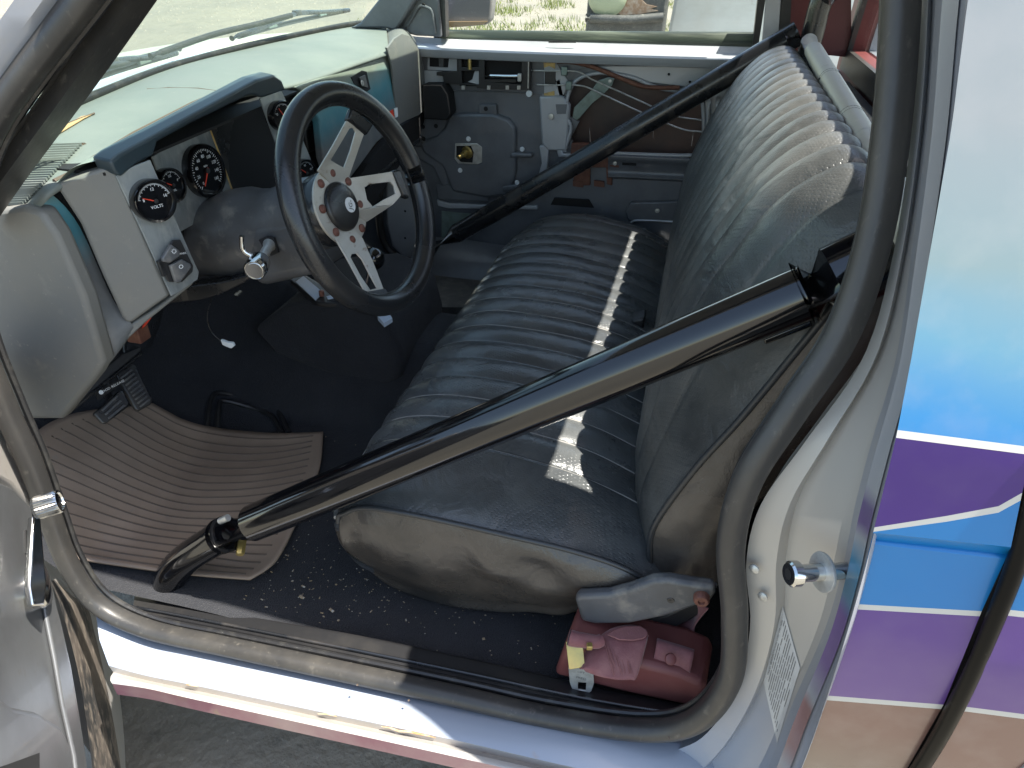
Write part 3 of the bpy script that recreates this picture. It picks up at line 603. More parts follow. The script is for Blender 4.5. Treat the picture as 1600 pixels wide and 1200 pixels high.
rs = random.Random(5)
for u0, u1 in ((.28, .31), (.43, .46), (.50, .57), (.59, .61), (.36, .38), (.66, .68)):
    pc = cr(so_, 200); a, b = int(u0 * 199), int(u1 * 199); pp = [pc[i] + V((0, -.002 + rs.uniform(-.0015, .0015), -.001 + rs.uniform(-.002, .002))) for i in range(a, b, 2)]
    if len(pp) > 2: tube('rust_streak', pp, lambda t: .0005 + .0012 * math.sin(math.pi * t), M['bare_rust'], cab, n=6)
for x, y in ((980, 1191), (1045, 1152), (560, 1070), (640, 1094), (545, 1096)):
    big = x == 980; p = atf(x, y, lambda z: .575); n = V((0, -.6, .8))
    lathe('drain_hole' if big else 'chip', p + n * .004, n, [(.0052 if big else .0016, 0), (.005 if big else .0014, .0018), (0, .0012)], M['void'] if big else M['groove'], cab, n=12)
SEALP = [(1400, -120), (1405, 0), (1391, 200), (1362, 380), (1312, 525), (1236, 640), (1166, 750), (1141, 850), (1147, 960), (1138, 1062), (1084, 1128), (1000, 1142), (850, 1120), (700, 1086), (500, 1043), (350, 1011), (230, 984), (152, 945), (106, 882), (74, 800), (44, 720), (8, 640), (-40, 520), (-62, 400), (-45, 275), (0, 172), (128, 0), (190, -85)]
sp = [atf(x, y, ys) for x, y in SEALP]
sp += [V((-.56, .752, 1.45)), V((-.2, .76, 1.462)), V((.1, .76, 1.46))]
prof = [(math.cos(q) * (1.0 if math.cos(q) > 0 else .8), math.sin(q) * (1 + .12 * math.cos(3 * q))) for q in [i * 2 * math.pi / 18 for i in range(18)]]
tube('door_seal', sp, .0160, M['seal'], cab, samples=260, closed=True, prof=prof, label='weathered grey rubber seal around the door opening')
sp2 = [p + (V((-.2, 1.35, .9)) - p).normalized() * .014 + V((0, .010, 0)) for p in sp]
tube('seal_lip', sp2, .0048, M['seal_black'], cab, samples=260, closed=True, n=8)
# scuff plate of black plastic along the inner sill
I0 = [(212, 931), (300, 946), (420, 969), (560, 993), (720, 1026), (850, 1055), (930, 1073), (1020, 1092), (1090, 1106)]
I1 = [(207, 956), (300, 974), (420, 998), (560, 1027), (720, 1060), (850, 1088), (930, 1104), (1020, 1118), (1090, 1124)]
e0 = [at(x, y, y=.670) for x, y in I0]; e1 = [at(x, y, y=.628) for x, y in I1]
loft('scuff_plate', [[p + V((0, .004, -.03)) for p in e0], e0, [lerp(a, b, .2) + V((0, 0, .004)) for a, b in zip(e0, e1)], [lerp(a, b, .7) + V((0, 0, .002)) for a, b in zip(e0, e1)], e1, [p + V((0, -.005, -.02)) for p in e1]], M['black'], cab, nv=50, nu=14, label='black plastic scuff plate')
tube('scuff_ridge', [lerp(a, b, .8) + V((0, 0, .005)) for a, b in zip(e0, e1)], .0028, M['black_worn'], cab, samples=50, n=8)
for x, y in ((296, 957), (468, 992), (718, 1044), (897, 1083), (1020, 1108)):
    p = at(x, y, y=.655); lathe('screw', p + V((0, 0, .001)), (0, -.2, 1), [(.0065, 0), (.006, .002), (.0035, .0025), (.002, .0005), (0, .0005)], M['black_worn'] if x > 300 else M['rust_bolt'], cab, n=14)
# --- floor, tunnel, firewall, kick panels
fl_rows = []
for i in range(30):
    x = -1.15 + i * (1.5 / 29); row = []
    for j in range(40):
        y = .655 + j * (1.48 / 39); z = .452 + .004 * noise.noise(V((x * 5, y * 5, 0)))
        tn = math.exp(-((y - 1.45) / .2) ** 4) * .17 * (1 if x < -.45 else max(.3, 1 - (x + .45) * 2.5))
        z += tn
        if x < -.95: z += (-.95 - x) * .8
        row.append(V((x, y, z)))
    fl_rows.append(row)
loft('floor_carpet', fl_rows, M['carpet'], cab, label='black cut pile floor carpet with crumbs')
loft('firewall', [[V((-1.13, y, .58)) for y in (.62, 1.4, 2.2)], [V((-1.42, y, .85)) for y in (.62, 1.4, 2.2)], [V((-1.45, y, 1.15)) for y in (.62, 1.4, 2.2)]], M['carpet'], cab, nu=10, nv=10)
plate('kick_panel', poly((-1.45, .67, .45), (-1.12, .67, .45), (-1.12, .67, .9), (-1.12, .67, 1.1), (-1.45, .67, 1.1)), (0, .012, 0), M['black'], cab)
# sunlight on the passenger side floor drawn as a paler carpet patch; far sill
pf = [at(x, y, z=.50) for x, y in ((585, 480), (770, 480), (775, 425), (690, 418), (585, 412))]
plate('floor_sun_patch', pf, (0, 0, -.03), M['carpet_sunlit'], cab, label='paler patch drawn for sun on the passenger side floor')
fs0 = [at(x, y, y=2.03) for x, y in ((640, 408), (700, 412), (780, 424), (900, 440))]
loft('far_sill', [[p + V((0, -.03, -.05)) for p in fs0], fs0, [p + V((0, .06, .045)) for p in fs0], [p + V((0, .1, .05)) for p in fs0]], M['door_metal'], cab, nv=14)
# crumbs on the carpet
rc = random.Random(11); vs, fs = [], []
for i in range(560):
    px = rc.uniform(380, 870); py = rc.gauss(900, 55)
    if rc.random() < .15: px, py = rc.uniform(230, 640), rc.uniform(500, 700)
    p = at(px, py, z=.457)
    if p.y < .68 or p.y > 1.3: continue
    s = rc.uniform(.0004, .0012) * (2 if rc.random() < .05 else 1); a = rc.uniform(0, 6.3); el = rc.choice((1, 1, 1, 2.4)); b = len(vs)
    u = V((math.cos(a), math.sin(a), 0)) * s * el; v = V((-math.sin(a), math.cos(a), 0)) * s
    vs += [p - u - v, p + u - v, p + u + v, p - u + v, p + V((0, 0, s))]; fs += [(b, b + 1, b + 4), (b + 1, b + 2, b + 4), (b + 2, b + 3, b + 4), (b + 3, b, b + 4)]
o = raw('crumbs', vs, fs, mat('crumb', (.26, .19, .11), .8, var=[(300, .5, .6, (.33, .32, .29))]), smooth=False, kind='stuff')
o['label'] = 'pale crumbs and grit scattered on the black carpet'; o['category'] = 'crumbs'

# ================================================================ DASHBOARD
dash = thing('dashboard', 'dusty grey green dashboard with homemade aluminium gauge plates', 'dashboard', (-1.0, 1.4, .9))
XR = -.82
pairs = [((-70, 262, 1.17), at(-70, 345, y=.745)), ((15, 222, 1.175), at(40, 320, y=.75)), ((70, 187, 1.18), at(85, 287, x=XR)), ((170, 142, 1.186), at(200, 222, x=XR)), ((290, 98, 1.193), at(335, 152, x=XR)), ((420, 66, 1.203), at(462, 128, x=XR + .01)), ((540, 42, 1.21), at(560, 95, x=-.80)), ((603, 41, 1.21), at(607, 79, x=-.795))]
f_ = [at(a[0], a[1], z=a[2] - .004) for a, b in pairs]; r_ = [b for a, b in pairs]
rows = []
for k in range(7):
    u = k / 6; bul = .012 * math.sin(math.pi * u)
    rows.append([lerp(a, b, u) + V((0, 0, bul)) for a, b in zip(f_, r_)])
rows.append([b + V((.004, 0, -.010)) for b in r_]); rows.append([b + V((-.012, 0, -.014)) for b in r_])
loft('top_pad', rows, M['dash'], dash, nu=40, nv=60, label='dusty pale grey green dash top')
def onpad(px, py, h=0): return at(px, py, z=1.19 - .012 * (px < 120) + h)
# groove lines, crack with foam, vent slats, speaker cover
def grv(pts, r=.0012, m_='groove', h=.0): return tube('seam', [atz for atz in [padpt(x, y, h) for x, y in pts]], r, M[m_], dash, n=6)
padme = dash.children[0]
from mathutils.bvhtree import BVHTree
_off = dash.location
bm_ = bmesh.new(); bm_.from_mesh(padme.data); BV = BVHTree.FromBMesh(bm_)
def padpt(px, py, h=0):
    d = ray(px, py).normalized(); hit = BV.ray_cast(CP - _off, d)
    return (hit[0] + _off + V((0, 0, h))) if hit[0] else at(px, py, z=1.19 + h)
grv([(230, 139), (262, 137), (310, 138), (345, 143)], .0011)
grv([(85, 284), (150, 246), (210, 209), (300, 163), (340, 146)], .0030, 'groove', .001)
grv([(35, 226), (85, 226), (135, 225)], .001)
vs = [padpt(x, y, .0015) for x, y in ((66, 221), (75, 214), (100, 199), (128, 184), (146, 180), (132, 187), (104, 204), (82, 217))]
plate('foam_crack', vs, (0, 0, .001), M['foam'], dash, label='torn crack showing brown foam')
tube('seam', [padpt(x, y, .002) for x, y in ((62, 222), (98, 199), (148, 179))], .0016, M['groove'], dash, samples=14, n=6)
lv = []
for i in range(26):
    y = 229 + i * 3.7; xr_ = 132 - (y - 225) * .97
    a = padpt(-60, y + 3, .003); b = padpt(xr_, y - 1, .003); d = b - a; lv.append(((a + b) / 2, d, d.cross(Z).normalized() * .0035, Z * .004))
vs, fs = join_boxes(lv); raw('vent_slats', vs, fs, M['dash'], dash, smooth=False, kind='stuff')
plate('vent_base', [padpt(x, y, .0012) for x, y in ((-60, 226), (134, 225), (40, 318), (-60, 322))], (0, 0, .0008), M['groove'], dash)
# visor binnacle
lt = [at(176, 250, x=-.757), at(240, 214, x=-.757), at(320, 172, x=-.757), at(395, 131, x=-.757), at(432, 118, x=-.757)]
rt = [at(85, 287, x=XR), at(160, 243, x=XR), at(245, 196, x=XR), at(325, 156, x=XR), at(352, 143, x=XR)]
loft('binnacle_top', [[p + V((0, 0, -.002)) for p in rt], [lerp(a, b, .35) + V((0, 0, .010)) for a, b in zip(rt, lt)], [lerp(a, b, .8) + V((0, 0, .006)) for a, b in zip(rt, lt)], lt], M['dash_light_shade'], dash, nu=14, nv=24)
lip = [at(x, y, x=-.75) if False else atp(x, y, (-.75, 0, 0), (1, 0, 0)) for x, y in ((173, 252), (186, 241), (300, 180), (400, 125), (428, 117), (441, 126), (447, 141), (411, 153), (399, 149), (388, 150), (300, 193), (247, 222), (240, 244), (214, 257), (190, 277), (180, 268))]
plate('visor_lip', lip, (-.03, 0, .004), M['hood_lip'], dash, bevel=.004, label='dark blue grey visor lip')
# cheek panel with bezel, lower skin
def plane3(a, b, c): return a, (b - a).cross(c - a).normalized()
ca = at(85, 287, x=XR); cb = at(178, 256, x=-.757); cc = at(203, 506, y=.79)
p0, n0 = plane3(ca, cb, cc)
ck = [atp(x, y, p0, n0) for x, y in ((85, 288), (130, 272), (178, 257), (188, 282), (227, 372), (266, 462), (240, 480), (207, 504), (198, 505), (191, 497), (160, 430), (126, 350))]
nn = n0 if n0.y < 0 else -n0
plate('bezel_cheek', ck, -nn * .02, M['dash_grey'], dash, bevel=.005, label='smooth grey bezel cheek')
KP = [(-80, 335), (35, 322), (62, 330), (88, 368), (131, 465), (161, 567), (149, 590), (96, 656), (36, 656), (5, 590), (-60, 400)]
kp = [at(x, y, y=.738) for x, y in KP]
plate('knee_panel', kp, (0, .03, 0), M['dash_grey'], dash, bevel=.008, label='large angular grey end panel')
s0 = [at(x, y, y=.752) for x, y in ((30, 326), (58, 332), (85, 370), (128, 467), (158, 568), (150, 592), (98, 655))]
s1 = [at(62, 308, y=.765), at(72, 297, y=.768), at(122, 350, y=.79), at(175, 465, y=.80), at(207, 508, y=.80), at(205, 522, y=.815), at(185, 540, y=.82)]
loft('dash_skin', [s0, [lerp(a, b, .5) + V((.003, -.003, 0)) for a, b in zip(s0, s1)], s1], M['dash_light_shade'], dash, nu=10, nv=30, label='dash skin with sunlit pale green, teal edge and shaded grey in its colour')
low = [atp(x, y, (-.80, .80, .9), (.75, -.65, .1)) for x, y in ((186, 498), (204, 507), (243, 482), (268, 463), (309, 430), (300, 446), (268, 472), (226, 506), (192, 538), (160, 575), (152, 560))]
plate('lower_skin', low, (-.02, .015, 0), M['dash_grey'], dash, bevel=.003)
# gauge plates
gp0 = at(182, 275, x=-.757); gn = V((.92, -.38, .10)).normalized()
def gpl(x, y, off=0): return atp(x, y, gp0 + gn * off, gn)
plate('gauge_plate', [gpl(x, y) for x, y in ((181, 275), (214, 258), (235, 250), (262, 312), (297, 395), (311, 425), (309, 437), (268, 463), (225, 368))], -gn * .004, M['plate'], dash, bevel=.0008, label='scuffed aluminium plate with gauge and switches')
pn = V((1, -.06, .12)).normalized(); pp0 = V((-.825, 1, 1.1))
def pl2(x, y, off=0): return atp(x, y, pp0 + pn * off, pn)
plate('gauge_plate', [pl2(x, y) for x, y in ((238, 245), (326, 196), (368, 314), (282, 362))], -pn * .003, M['plate'], dash, label='scuffed aluminium speedometer plate')
tube('plate_edge', [pl2(326, 196, .004), pl2(348, 255, .004), pl2(369, 315, .004)], .0016, M['amber'], dash, samples=8, n=6)
plate('cluster_cavity', [pl2(x, y, -.03) for x, y in ((225, 235), (410, 140), (500, 330), (280, 380))], -pn * .01, M['void'], dash)
plate('cavity_side', [pl2(x, y, -.005) for x, y in ((326, 196), (372, 172), (362, 200), (357, 250), (362, 312), (368, 314))], -pn * .003, M['black_worn'], dash)
rp0 = at(407, 153, x=-.757); rn = V((.95, -.30, .10)).normalized()
def rpl(x, y, off=0): return atp(x, y, rp0 + rn * off, rn)
plate('gauge_plate', [rpl(x, y) for x, y in ((406, 154), (440, 142), (466, 200), (498, 280), (500, 330), (470, 330))], -rn * .003, M['plate'], dash, label='aluminium gauge plate behind the wheel rim')
def gauge(c, n, r, nums, needle, label, ang0=210, ang1=-30, face=None, nsize=.2):
    """round gauge: sub parts on a can that stands proud of its plate"""
    n = n.normalized(); a, b = frame_of(n)
    up = b if b.z > 0 else -b; right = up.cross(n)
    can = lathe('gauge', c, n, [(r * .98, -.01), (r, .004), (r, .011), (r * .96, .014), (r * .86, .0135), (r * .84, .010), (0, .0095)], M['black_gloss'], dash, n=48, label=label)
    D = c + n * .0102
    tk = []
    for i in range(41 if len(nums) > 6 else 21):
        q = math.radians(lerp(ang0, ang1, i / (40 if len(nums) > 6 else 20))); d = right * math.cos(q) + up * math.sin(q); tdir = d.cross(n); L0 = .13 if i % 4 == 0 else .07
        tk.append((D + d * r * (.80 - L0 / 2), d * r * L0, tdir * r * .016, n * .0003))
    vs, fs = join_boxes(tk); raw('tick_marks', vs, fs, M['print'], can, smooth=False, kind='stuff')
    for i, s in enumerate(nums):
        q = math.radians(lerp(ang0, ang1, i / (len(nums) - 1))); d = right * math.cos(q) + up * math.sin(q)
        if s: text('numeral', s, D + d * r * .54 + n * .0002, right, up, r * nsize, M['print'], can)
    q = math.radians(needle); d = right * math.cos(q) + up * math.sin(q); tdir = d.cross(n)
    plate('needle', [D + n * .0012 - d * r * .12 - tdir * r * .035, D + n * .0012 - d * r * .12 + tdir * r * .035, D + n * .0012 + d * r * .62 + tdir * r * .012, D + n * .0012 + d * r * .62 - tdir * r * .012], n * .0006, M['red_needle'], can)
    lathe('needle_cap', D + n * .0018, n, [(r * .11, 0), (r * .1, .0015), (0, .002)], M['black'], can, n=16)
    return can, D, right, up
c1g, D, rt_, up_ = gauge(gpl(237, 313, .004), gn, .031, ['8', '', '', '12', '', '', '16'], 155, 'voltage gauge nearest the door with a red needle', 165, 15)
text('caption', 'VOLTS', D - up_ * .008 + gn * .0003, rt_, up_, .0062, M['print'], c1g)
c2g, D, rt_, up_ = gauge(pl2(262, 290, .003), pn, .0285, ['E', '', '1/2', '', 'F'], 150, 'small fuel gauge beside the speedometer', 160, 20)
text('caption', 'FUEL', D - up_ * .008 + pn * .0003, rt_, up_, .005, M['print'], c2g)
c3g, D, rt_, up_ = gauge(pl2(316, 267, .003), pn, .0455, ['0', '20', '40', '60', '80', '100', '120', '140', '160'], 232, 'speedometer with white numerals up to 160', 225, -45, nsize=.17)
text('caption', 'MPH', D + up_ * .008 + pn * .0003, rt_, up_, .005, M['print'], c3g)
gauge(rpl(437, 181, .003), rn, .027, ['C', '', 'H'], 120, 'temperature gauge high on the right plate', 160, 20)
gauge(rpl(473, 270, .003), rn, .027, ['0', '', '40', '', '80'], 140, 'oil gauge low on the right plate', 160, 20)
tube('trip_cable', [pl2(345, 283, .012), pl2(347, 305, .014), pl2(340, 318, .014), pl2(328, 322, .012)], .0012, M['black'], dash, samples=12, n=6)
# headlamp switch pod on the near plate
pod = plate('switch_pod', [gpl(x, y, .005) for x, y in ((268, 375), (280, 374), (300, 415), (299, 424), (283, 440), (262, 440), (246, 410), (250, 405))], gn * .004, M['black'], dash, bevel=.001, label='black light switch pod')
plate('push_button', [gpl(x, y, .010) for x, y in ((264, 381), (278, 391), (277, 400), (262, 410), (251, 408), (250, 402))], gn * .007, M['column'], pod, bevel=.002)
plate('push_button', [gpl(x, y, .010) for x, y in ((281, 404), (295, 412), (296, 416), (279, 440), (271, 441), (262, 414))], gn * .007, M['column'], pod, bevel=.002)
plate('side_tab', [gpl(x, y, .003) for x, y in ((243, 408), (250, 404), (260, 428), (252, 432))], gn * .006, M['black'], pod, bevel=.001)
text('switch_mark', '\u2600', gpl(272, 393, .0176), V((.5, .8, 0)), Z, .008, M['print'], pod)
text('switch_mark', 'PARK', gpl(286, 396, .0096), V((.35, .9, -.1)), Z, .0045, M['print'], pod)
text('switch_mark', 'O', gpl(283, 417, .0176), V((.5, .8, 0)), Z, .009, M['print'], pod)
# centre stack cavity and passenger side face
plate('stack_cavity', [at(x, y, x=-.84) for x, y in ((430, 140), (520, 110), (600, 330), (480, 350))], (-.02, 0, 0), M['void'], dash)
tube('stack_duct', [at(487, 165, x=-.825), at(497, 205, x=-.825), at(505, 250, x=-.825)], .014, M['black_worn'], dash, samples=12)
box('radio_slot', at(492, 215, x=-.835), (.01, 0, 0), (0, .09, 0), (0, 0, .05), M['black'], dash, .004)
gpn = V((1, 0, .10)).normalized(); gq = at(604, 82, x=-.80)
def gl(x, y, off=0): return atp(x, y, gq + gpn * off, gpn)
gb = [gl(x, y) for x, y in ((462, 136), (500, 122), (552, 101), (604, 81), (611, 100), (617, 125), (620, 158), (623, 190), (612, 204), (590, 222), (560, 262), (538, 292), (522, 300), (505, 245), (500, 190), (480, 150))]
gd = plate('glovebox_door', gb, -gpn * .02, M['dash_light_shade'], dash, bevel=.004, label='glovebox door with sunlit cream, teal edge and shaded grey in its colour')
lk = [gl(x, y, .002) for x, y in ((549, 121), (566, 110), (573, 112), (579, 139), (574, 143), (554, 131))]
plate('latch_recess', lk, -gpn * .002, M['void'], gd)
plate('latch', [gl(x, y, .0045) for x, y in ((560, 121), (569, 117), (574, 137), (566, 135))], gpn * .003, M['column'], gd, bevel=.001)
lathe('key_barrel', gl(566, 130, .008), gpn, [(.007, 0), (.006, .002), (0, .002)], M['steel'], gd, n=16)
for pts, k in ((((608, 175), (613, 171), (616, 186), (609, 190)), 'red_needle'), (((615, 170), (620, 168), (621, 182), (617, 184)), 'print')):
    plate('badge', [gl(x, y, .001) for x, y in pts], gpn * .002, M[k], gd)
ecq = [at(x, y, x=-.785) for x, y in ((606, 74), (616, 60), (628, 52), (641, 56), (654, 76), (662, 110), (668, 168), (655, 180), (636, 188), (622, 196), (617, 150), (612, 100), (604, 74))]
rA = [at(607, 79, x=-.797), at(618, 66, x=-.792), at(634, 60, x=-.788), at(654, 77, x=-.787)]
rB = [at(603, 41, z=1.206), at(618, 40, z=1.214), at(632, 44, z=1.21), at(644, 56, z=1.19)]
loft('end_cap_top', [rB, [lerp(a, b, .5) + V((0, 0, .006)) for a, b in zip(rB, rA)], rA], M['dash_grey'], dash, nu=8, nv=12)
plate('cavity_sun_block', [V((-.768, .80, 1.163)), V((-.768, 1.34, 1.178)), V((-.90, 1.34, 1.18)), V((-.90, .79, 1.166))], (0, 0, -.004), M['void'], dash)  # added plate under the pad that keeps sun out of the gauge cavity
plate('end_cap', ecq, (-.006, 0, .0), M['dash_grey'], dash, bevel=.002, label='grey passenger end cap')
pw = [at(x, y, x=-.792) for x, y in ((575, 255), (622, 200), (668, 172), (655, 215), (575, 330), (520, 350))]
plate('under_panel', pw, (-.02, 0, 0), M['void'], dash)
tube('brace', [at(560, 300, x=-.80), at(600, 262, x=-.80), at(655, 215, x=-.80)], .010, M['black_worn'], dash, samples=10)
# under-dash hardware
tube('wire', [at(x, y, y=.95) for x, y in ((222, 512), (228, 505), (235, 495), (240, 483))], .0022, M['red_needle'], dash, samples=10, n=8, label='red wire hanging below the dash')
box('bracket', at(215, 520, y=.95), (.03, 0, 0), (0, .03, 0), (0, 0, .03), M['rust'], dash, .003)
plate('under_tray', [at(x, y, y=.98) for x, y in ((240, 460), (300, 446), (350, 440), (400, 425), (385, 440), (340, 462), (310, 470), (270, 474), (235, 490))], (0, .03, 0), M['black_worn'], dash, bevel=.003)

# ================================================================ STEERING COLUMN AND WHEEL
ti, ya = .3537, -.1278
WN = V((math.cos(ti) * math.cos(ya), math.cos(ti) * math.sin(ya), math.sin(ti)))
WC = V((-.4988, 1.0416, 1.0736)); WA = Z.cross(WN).normalized(); WB_ = WN.cross(WA)
HP = WC - WN * .040
def wp(x, y, off=0): return atp(x, y, HP + WN * off, WN)
colm = thing('steering_column', 'scuffed dark grey steering column with bare metal lever', 'steering column', tuple(HP - WN * .3))
HC = wp(533, 323); ax = -WN
lathe('shroud', HC + ax * .035, ax, [(.028, 0), (.052, .0), (.060, .012), (.062, .03), (.060, .10), (.066, .13), (.074, .15), (.078, .19), (.074, .24), (.06, .30), (.05, .42)], M['column'], colm, n=40, label='scuffed round column shroud')
jw = [atp(x, y, HC + ax * .10, WN) for x, y in ((452, 290), (470, 300), (500, 385), (482, 400), (418, 412), (388, 352), (395, 338))]
low_c = HC + ax * .125 - WB_ * .035
box('lower_shroud', low_c, ax * .15, WA * .125, WB_ * .11, M['column'], colm, .022)
# lever socket and multi lever
lv0 = low_c + WN * .02 - WA * .066
lp = at(413, 388, y=lv0.y)
plate('lever_slot', [at(x, y, y=lv0.y - .004) for x, y in ((404, 375), (417, 369), (428, 372), (435, 395), (424, 400), (413, 390))], (0, .004, 0), M['void'], colm)
l1 = at(421, 383, y=lv0.y - .005); l2 = at(404, 412, y=lv0.y - .075); ld = (l2 - l1).normalized()
lev = lathe('lever', l1 - ld * .02, ld, [(.010, 0), (.011, .02), (.008, .03), (.0075, (l2 - l1).length)], M['steel'], colm, n=20)
lathe('lever_knob', l2 - ld * .012, ld, [(.011, 0), (.0165, .003), (.0175, .02), (.0165, .036), (.015, .038), (.0145, .036), (.012, .036), (.0118, .0375), (0, .0375)], M['chrome'], lev, n=32)
tube('lever_hook', [l2 + V((-.004, 0, .01)), l2 + V((-.02, -.004, .022)), l2 + V((-.018, -.004, .045))], .004, M['chrome'], lev, samples=10, n=10)
wheel = thing('steering_wheel', 'black rimmed steering wheel with three slotted aluminium spokes', 'steering wheel', tuple(WC))
tube('rim', [WC + (WA * math.cos(q) + WB_ * math.sin(q)) * .1715 for q in [i * 2 * math.pi / 72 for i in range(72)]], .0185, M['rim'], wheel, closed=True, n=24, label='worn black vinyl rim')
tube('rim_seam', [WC - WN * .0 + (WA * math.cos(q) + WB_ * math.sin(q)) * .1532 for q in [i * 2 * math.pi / 72 for i in range(72)]], .0013, M['black'], wheel, closed=True, n=6)
def circ(c, a, b, r, n=40): return [c + (a * math.cos(2 * math.pi * i / n) + b * math.sin(2 * math.pi * i / n)) * r for i in range(n)]
plate('hub_ring', circ(HC, WA, WB_, .064), -WN * .004, M['alu'], wheel, [circ(HC, WA, WB_, .03, 30)], bevel=.001, label='round aluminium hub plate')
lathe('hub_boss', HC - WN * .006, -WN, [(.060, 0), (.062, .006), (.060, .03), (.03, .034)], M['black_worn'], wheel, n=40)
def dish(x, y):   # spokes rise from the hub plane to the rim plane
    p = wp(x, y, 0); 
    for _ in range(4):
        d = (p - HC - WN * (p - HC).dot(WN)).length; o_ = max(0, (d - .06)) / .10 * .034; p = wp(x, y, o_)
    return p
def spoke(name, outer, slot):
    # outline refined so that the dish bends smoothly
    o_ = [dish(x, y) for x, y in outer]; s_ = [dish(x, y) for x, y in slot]
    return plate(name, o_, -WN * .0035, M['alu'], wheel, [s_], bevel=.0008)
spoke('spoke', [(497, 266), (520, 228), (542, 188), (556, 198), (569, 209), (558, 240), (545, 278), (520, 290)], [(517, 250), (534, 222), (547, 200), (553, 200), (556, 206), (548, 235), (538, 262), (528, 257)])
spoke('spoke', [(540, 279), (575, 274), (613, 268), (622, 285), (627, 305), (614, 320), (573, 347), (550, 330)], [(570, 293), (577, 288), (610, 284), (616, 291), (618, 303), (600, 312), (583, 323), (574, 312)])
spoke('spoke', [(523, 370), (545, 408), (571, 456), (586, 456), (600, 452), (585, 413), (567, 372), (545, 350)], [(548, 402), (550, 397), (558, 396), (566, 405), (578, 428), (590, 450), (579, 453), (563, 430)])
for q in (((542, 187), (548, 168), (581, 196), (571, 212)), ((612, 267), (622, 265), (638, 311), (628, 307)), ((571, 456), (578, 468), (612, 466), (600, 451))):
    plate('spoke_wrap', [dish(x, y) + WN * .004 for x, y in q], -WN * .012, M['rim'], wheel, bevel=.003)
for X_, Y_ in ((303, 493), (381, 535), (437, 645), (446, 759), (400, 815), (322, 778), (257, 667), (250, 545)):
    p = wp(420 + X_ / 3.078, 110 + Y_ / 3.078); lathe('bolt', p, WN, [(.0072, 0), (.007, .0022), (.0045, .0038), (0, .0042)], M['rust_bolt'], wheel, n=16)
hb = lathe('horn_button', HC, WN, [(.0405, -.002), (.0405, .003), (.038, .0065), (.033, .0085), (.016, .0095), (0, .0098)], M['rim'], wheel, n=40, label='black domed horn button with white emblem')
em = wp(540, 322, .0)
em = HC + (em - HC)
plate('emblem', circ(em + WN * .0105, WA, WB_, .0125, 32), -WN * .001, M['print'], hb)
text('emblem_letters', 'JG-', em + WN * .0112, (WA * .45 + WB_ * .9), (-WA * .9 + WB_ * .45), .0125, M['void'], hb)

# ================================================================ PEDALS, MAT, SMALL THINGS IN THE FOOTWELL
pd = thing('brake_pedal', 'ribbed rubber brake pedal pad hanging behind the release lever', 'pedal', at(212, 610, x=-.98))
q_ = V((-.98, 0, 0)); qn = V((.8, -.25, .55)).normalized()
def pq(x, y, off=0, x0=-.98): return atp(x, y, V((x0, .95, .62)) + qn * off, qn)
plate('pad', [pq(x, y) for x, y in ((182, 586), (206, 568), (212, 571), (239, 624), (236, 632), (218, 642), (212, 640))], -qn * .012, M['black_worn'], pd, bevel=.003)
for i in range(9):
    u = i / 8; a = (lerp(188, 218, u), lerp(592, 636, u)); b = (lerp(207, 234, u), lerp(577, 624, u)); pa, pb = pq(*a, .002), pq(*b, .002)
    box('rib', (pa + pb) / 2, (pb - pa) * .9, qn.cross((pb - pa).normalized()) * .0035, qn * .005, M['column'], pd, .001)
tube('arm', [pq(200, 572, -.015), pq(190, 545, -.05), at(200, 500, x=-1.15)], .007, M['black'], pd, samples=10)
pk = thing('parking_brake_pedal', 'small worn parking brake pedal pad under the hood release label', 'pedal', pq(170, 650))
plate('pad', [pq(x, y, .03) for x, y in ((146, 646), (186, 610), (194, 612), (203, 630), (200, 636), (166, 662), (160, 662))], -qn * .010, M['black_worn'], pk, bevel=.003)
for i in range(3):
    u = i / 2; pa, pb = pq(lerp(158, 168, u), lerp(643, 655, u), .032), pq(lerp(184, 196, u), lerp(618, 632, u), .032)
    box('rib', (pa + pb) / 2, (pb - pa) * .9, qn.cross((pb - pa).normalized()) * .004, qn * .005, M['column'], pk, .001)
tube('arm', [pq(175, 635, .015), pq(165, 600, -.03), at(175, 560, x=-1.12)], .007, M['black'], pk, samples=10)
hr = thing('hood_release_lever', 'dark release bar under the dash with a hood release label', 'lever', pq(150, 620))
plate('bar', [pq(x, y, .05) for x, y in ((98, 652), (130, 626), (168, 595), (215, 556), (221, 549), (221, 540), (212, 543), (190, 552), (150, 585), (120, 612), (96, 640))], -qn * .02, M['black'], hr, bevel=.004)
tube('bar_edge', [pq(x, y, .053) for x, y in ((97, 652), (130, 626), (168, 595), (220, 553))], .0028, M['black_worn'], hr, samples=12, n=8)
lb = plate('label', [pq(x, y, .062) for x, y in ((150, 612), (188, 592), (191, 599), (154, 625))], -qn * .006, M['void'], hr)
rdir = pq(186, 599, .066) - pq(158, 614, .066)
text('lettering', 'HOOD RELEASE', pq(175, 604.5, .0635), rdir, Z, .0072, M['print'], lb)
lathe('car_symbol', pq(158, 613, .0632), qn, [(.0042, 0), (.004, .0006), (0, .0006)], M['print'], lb, n=10)
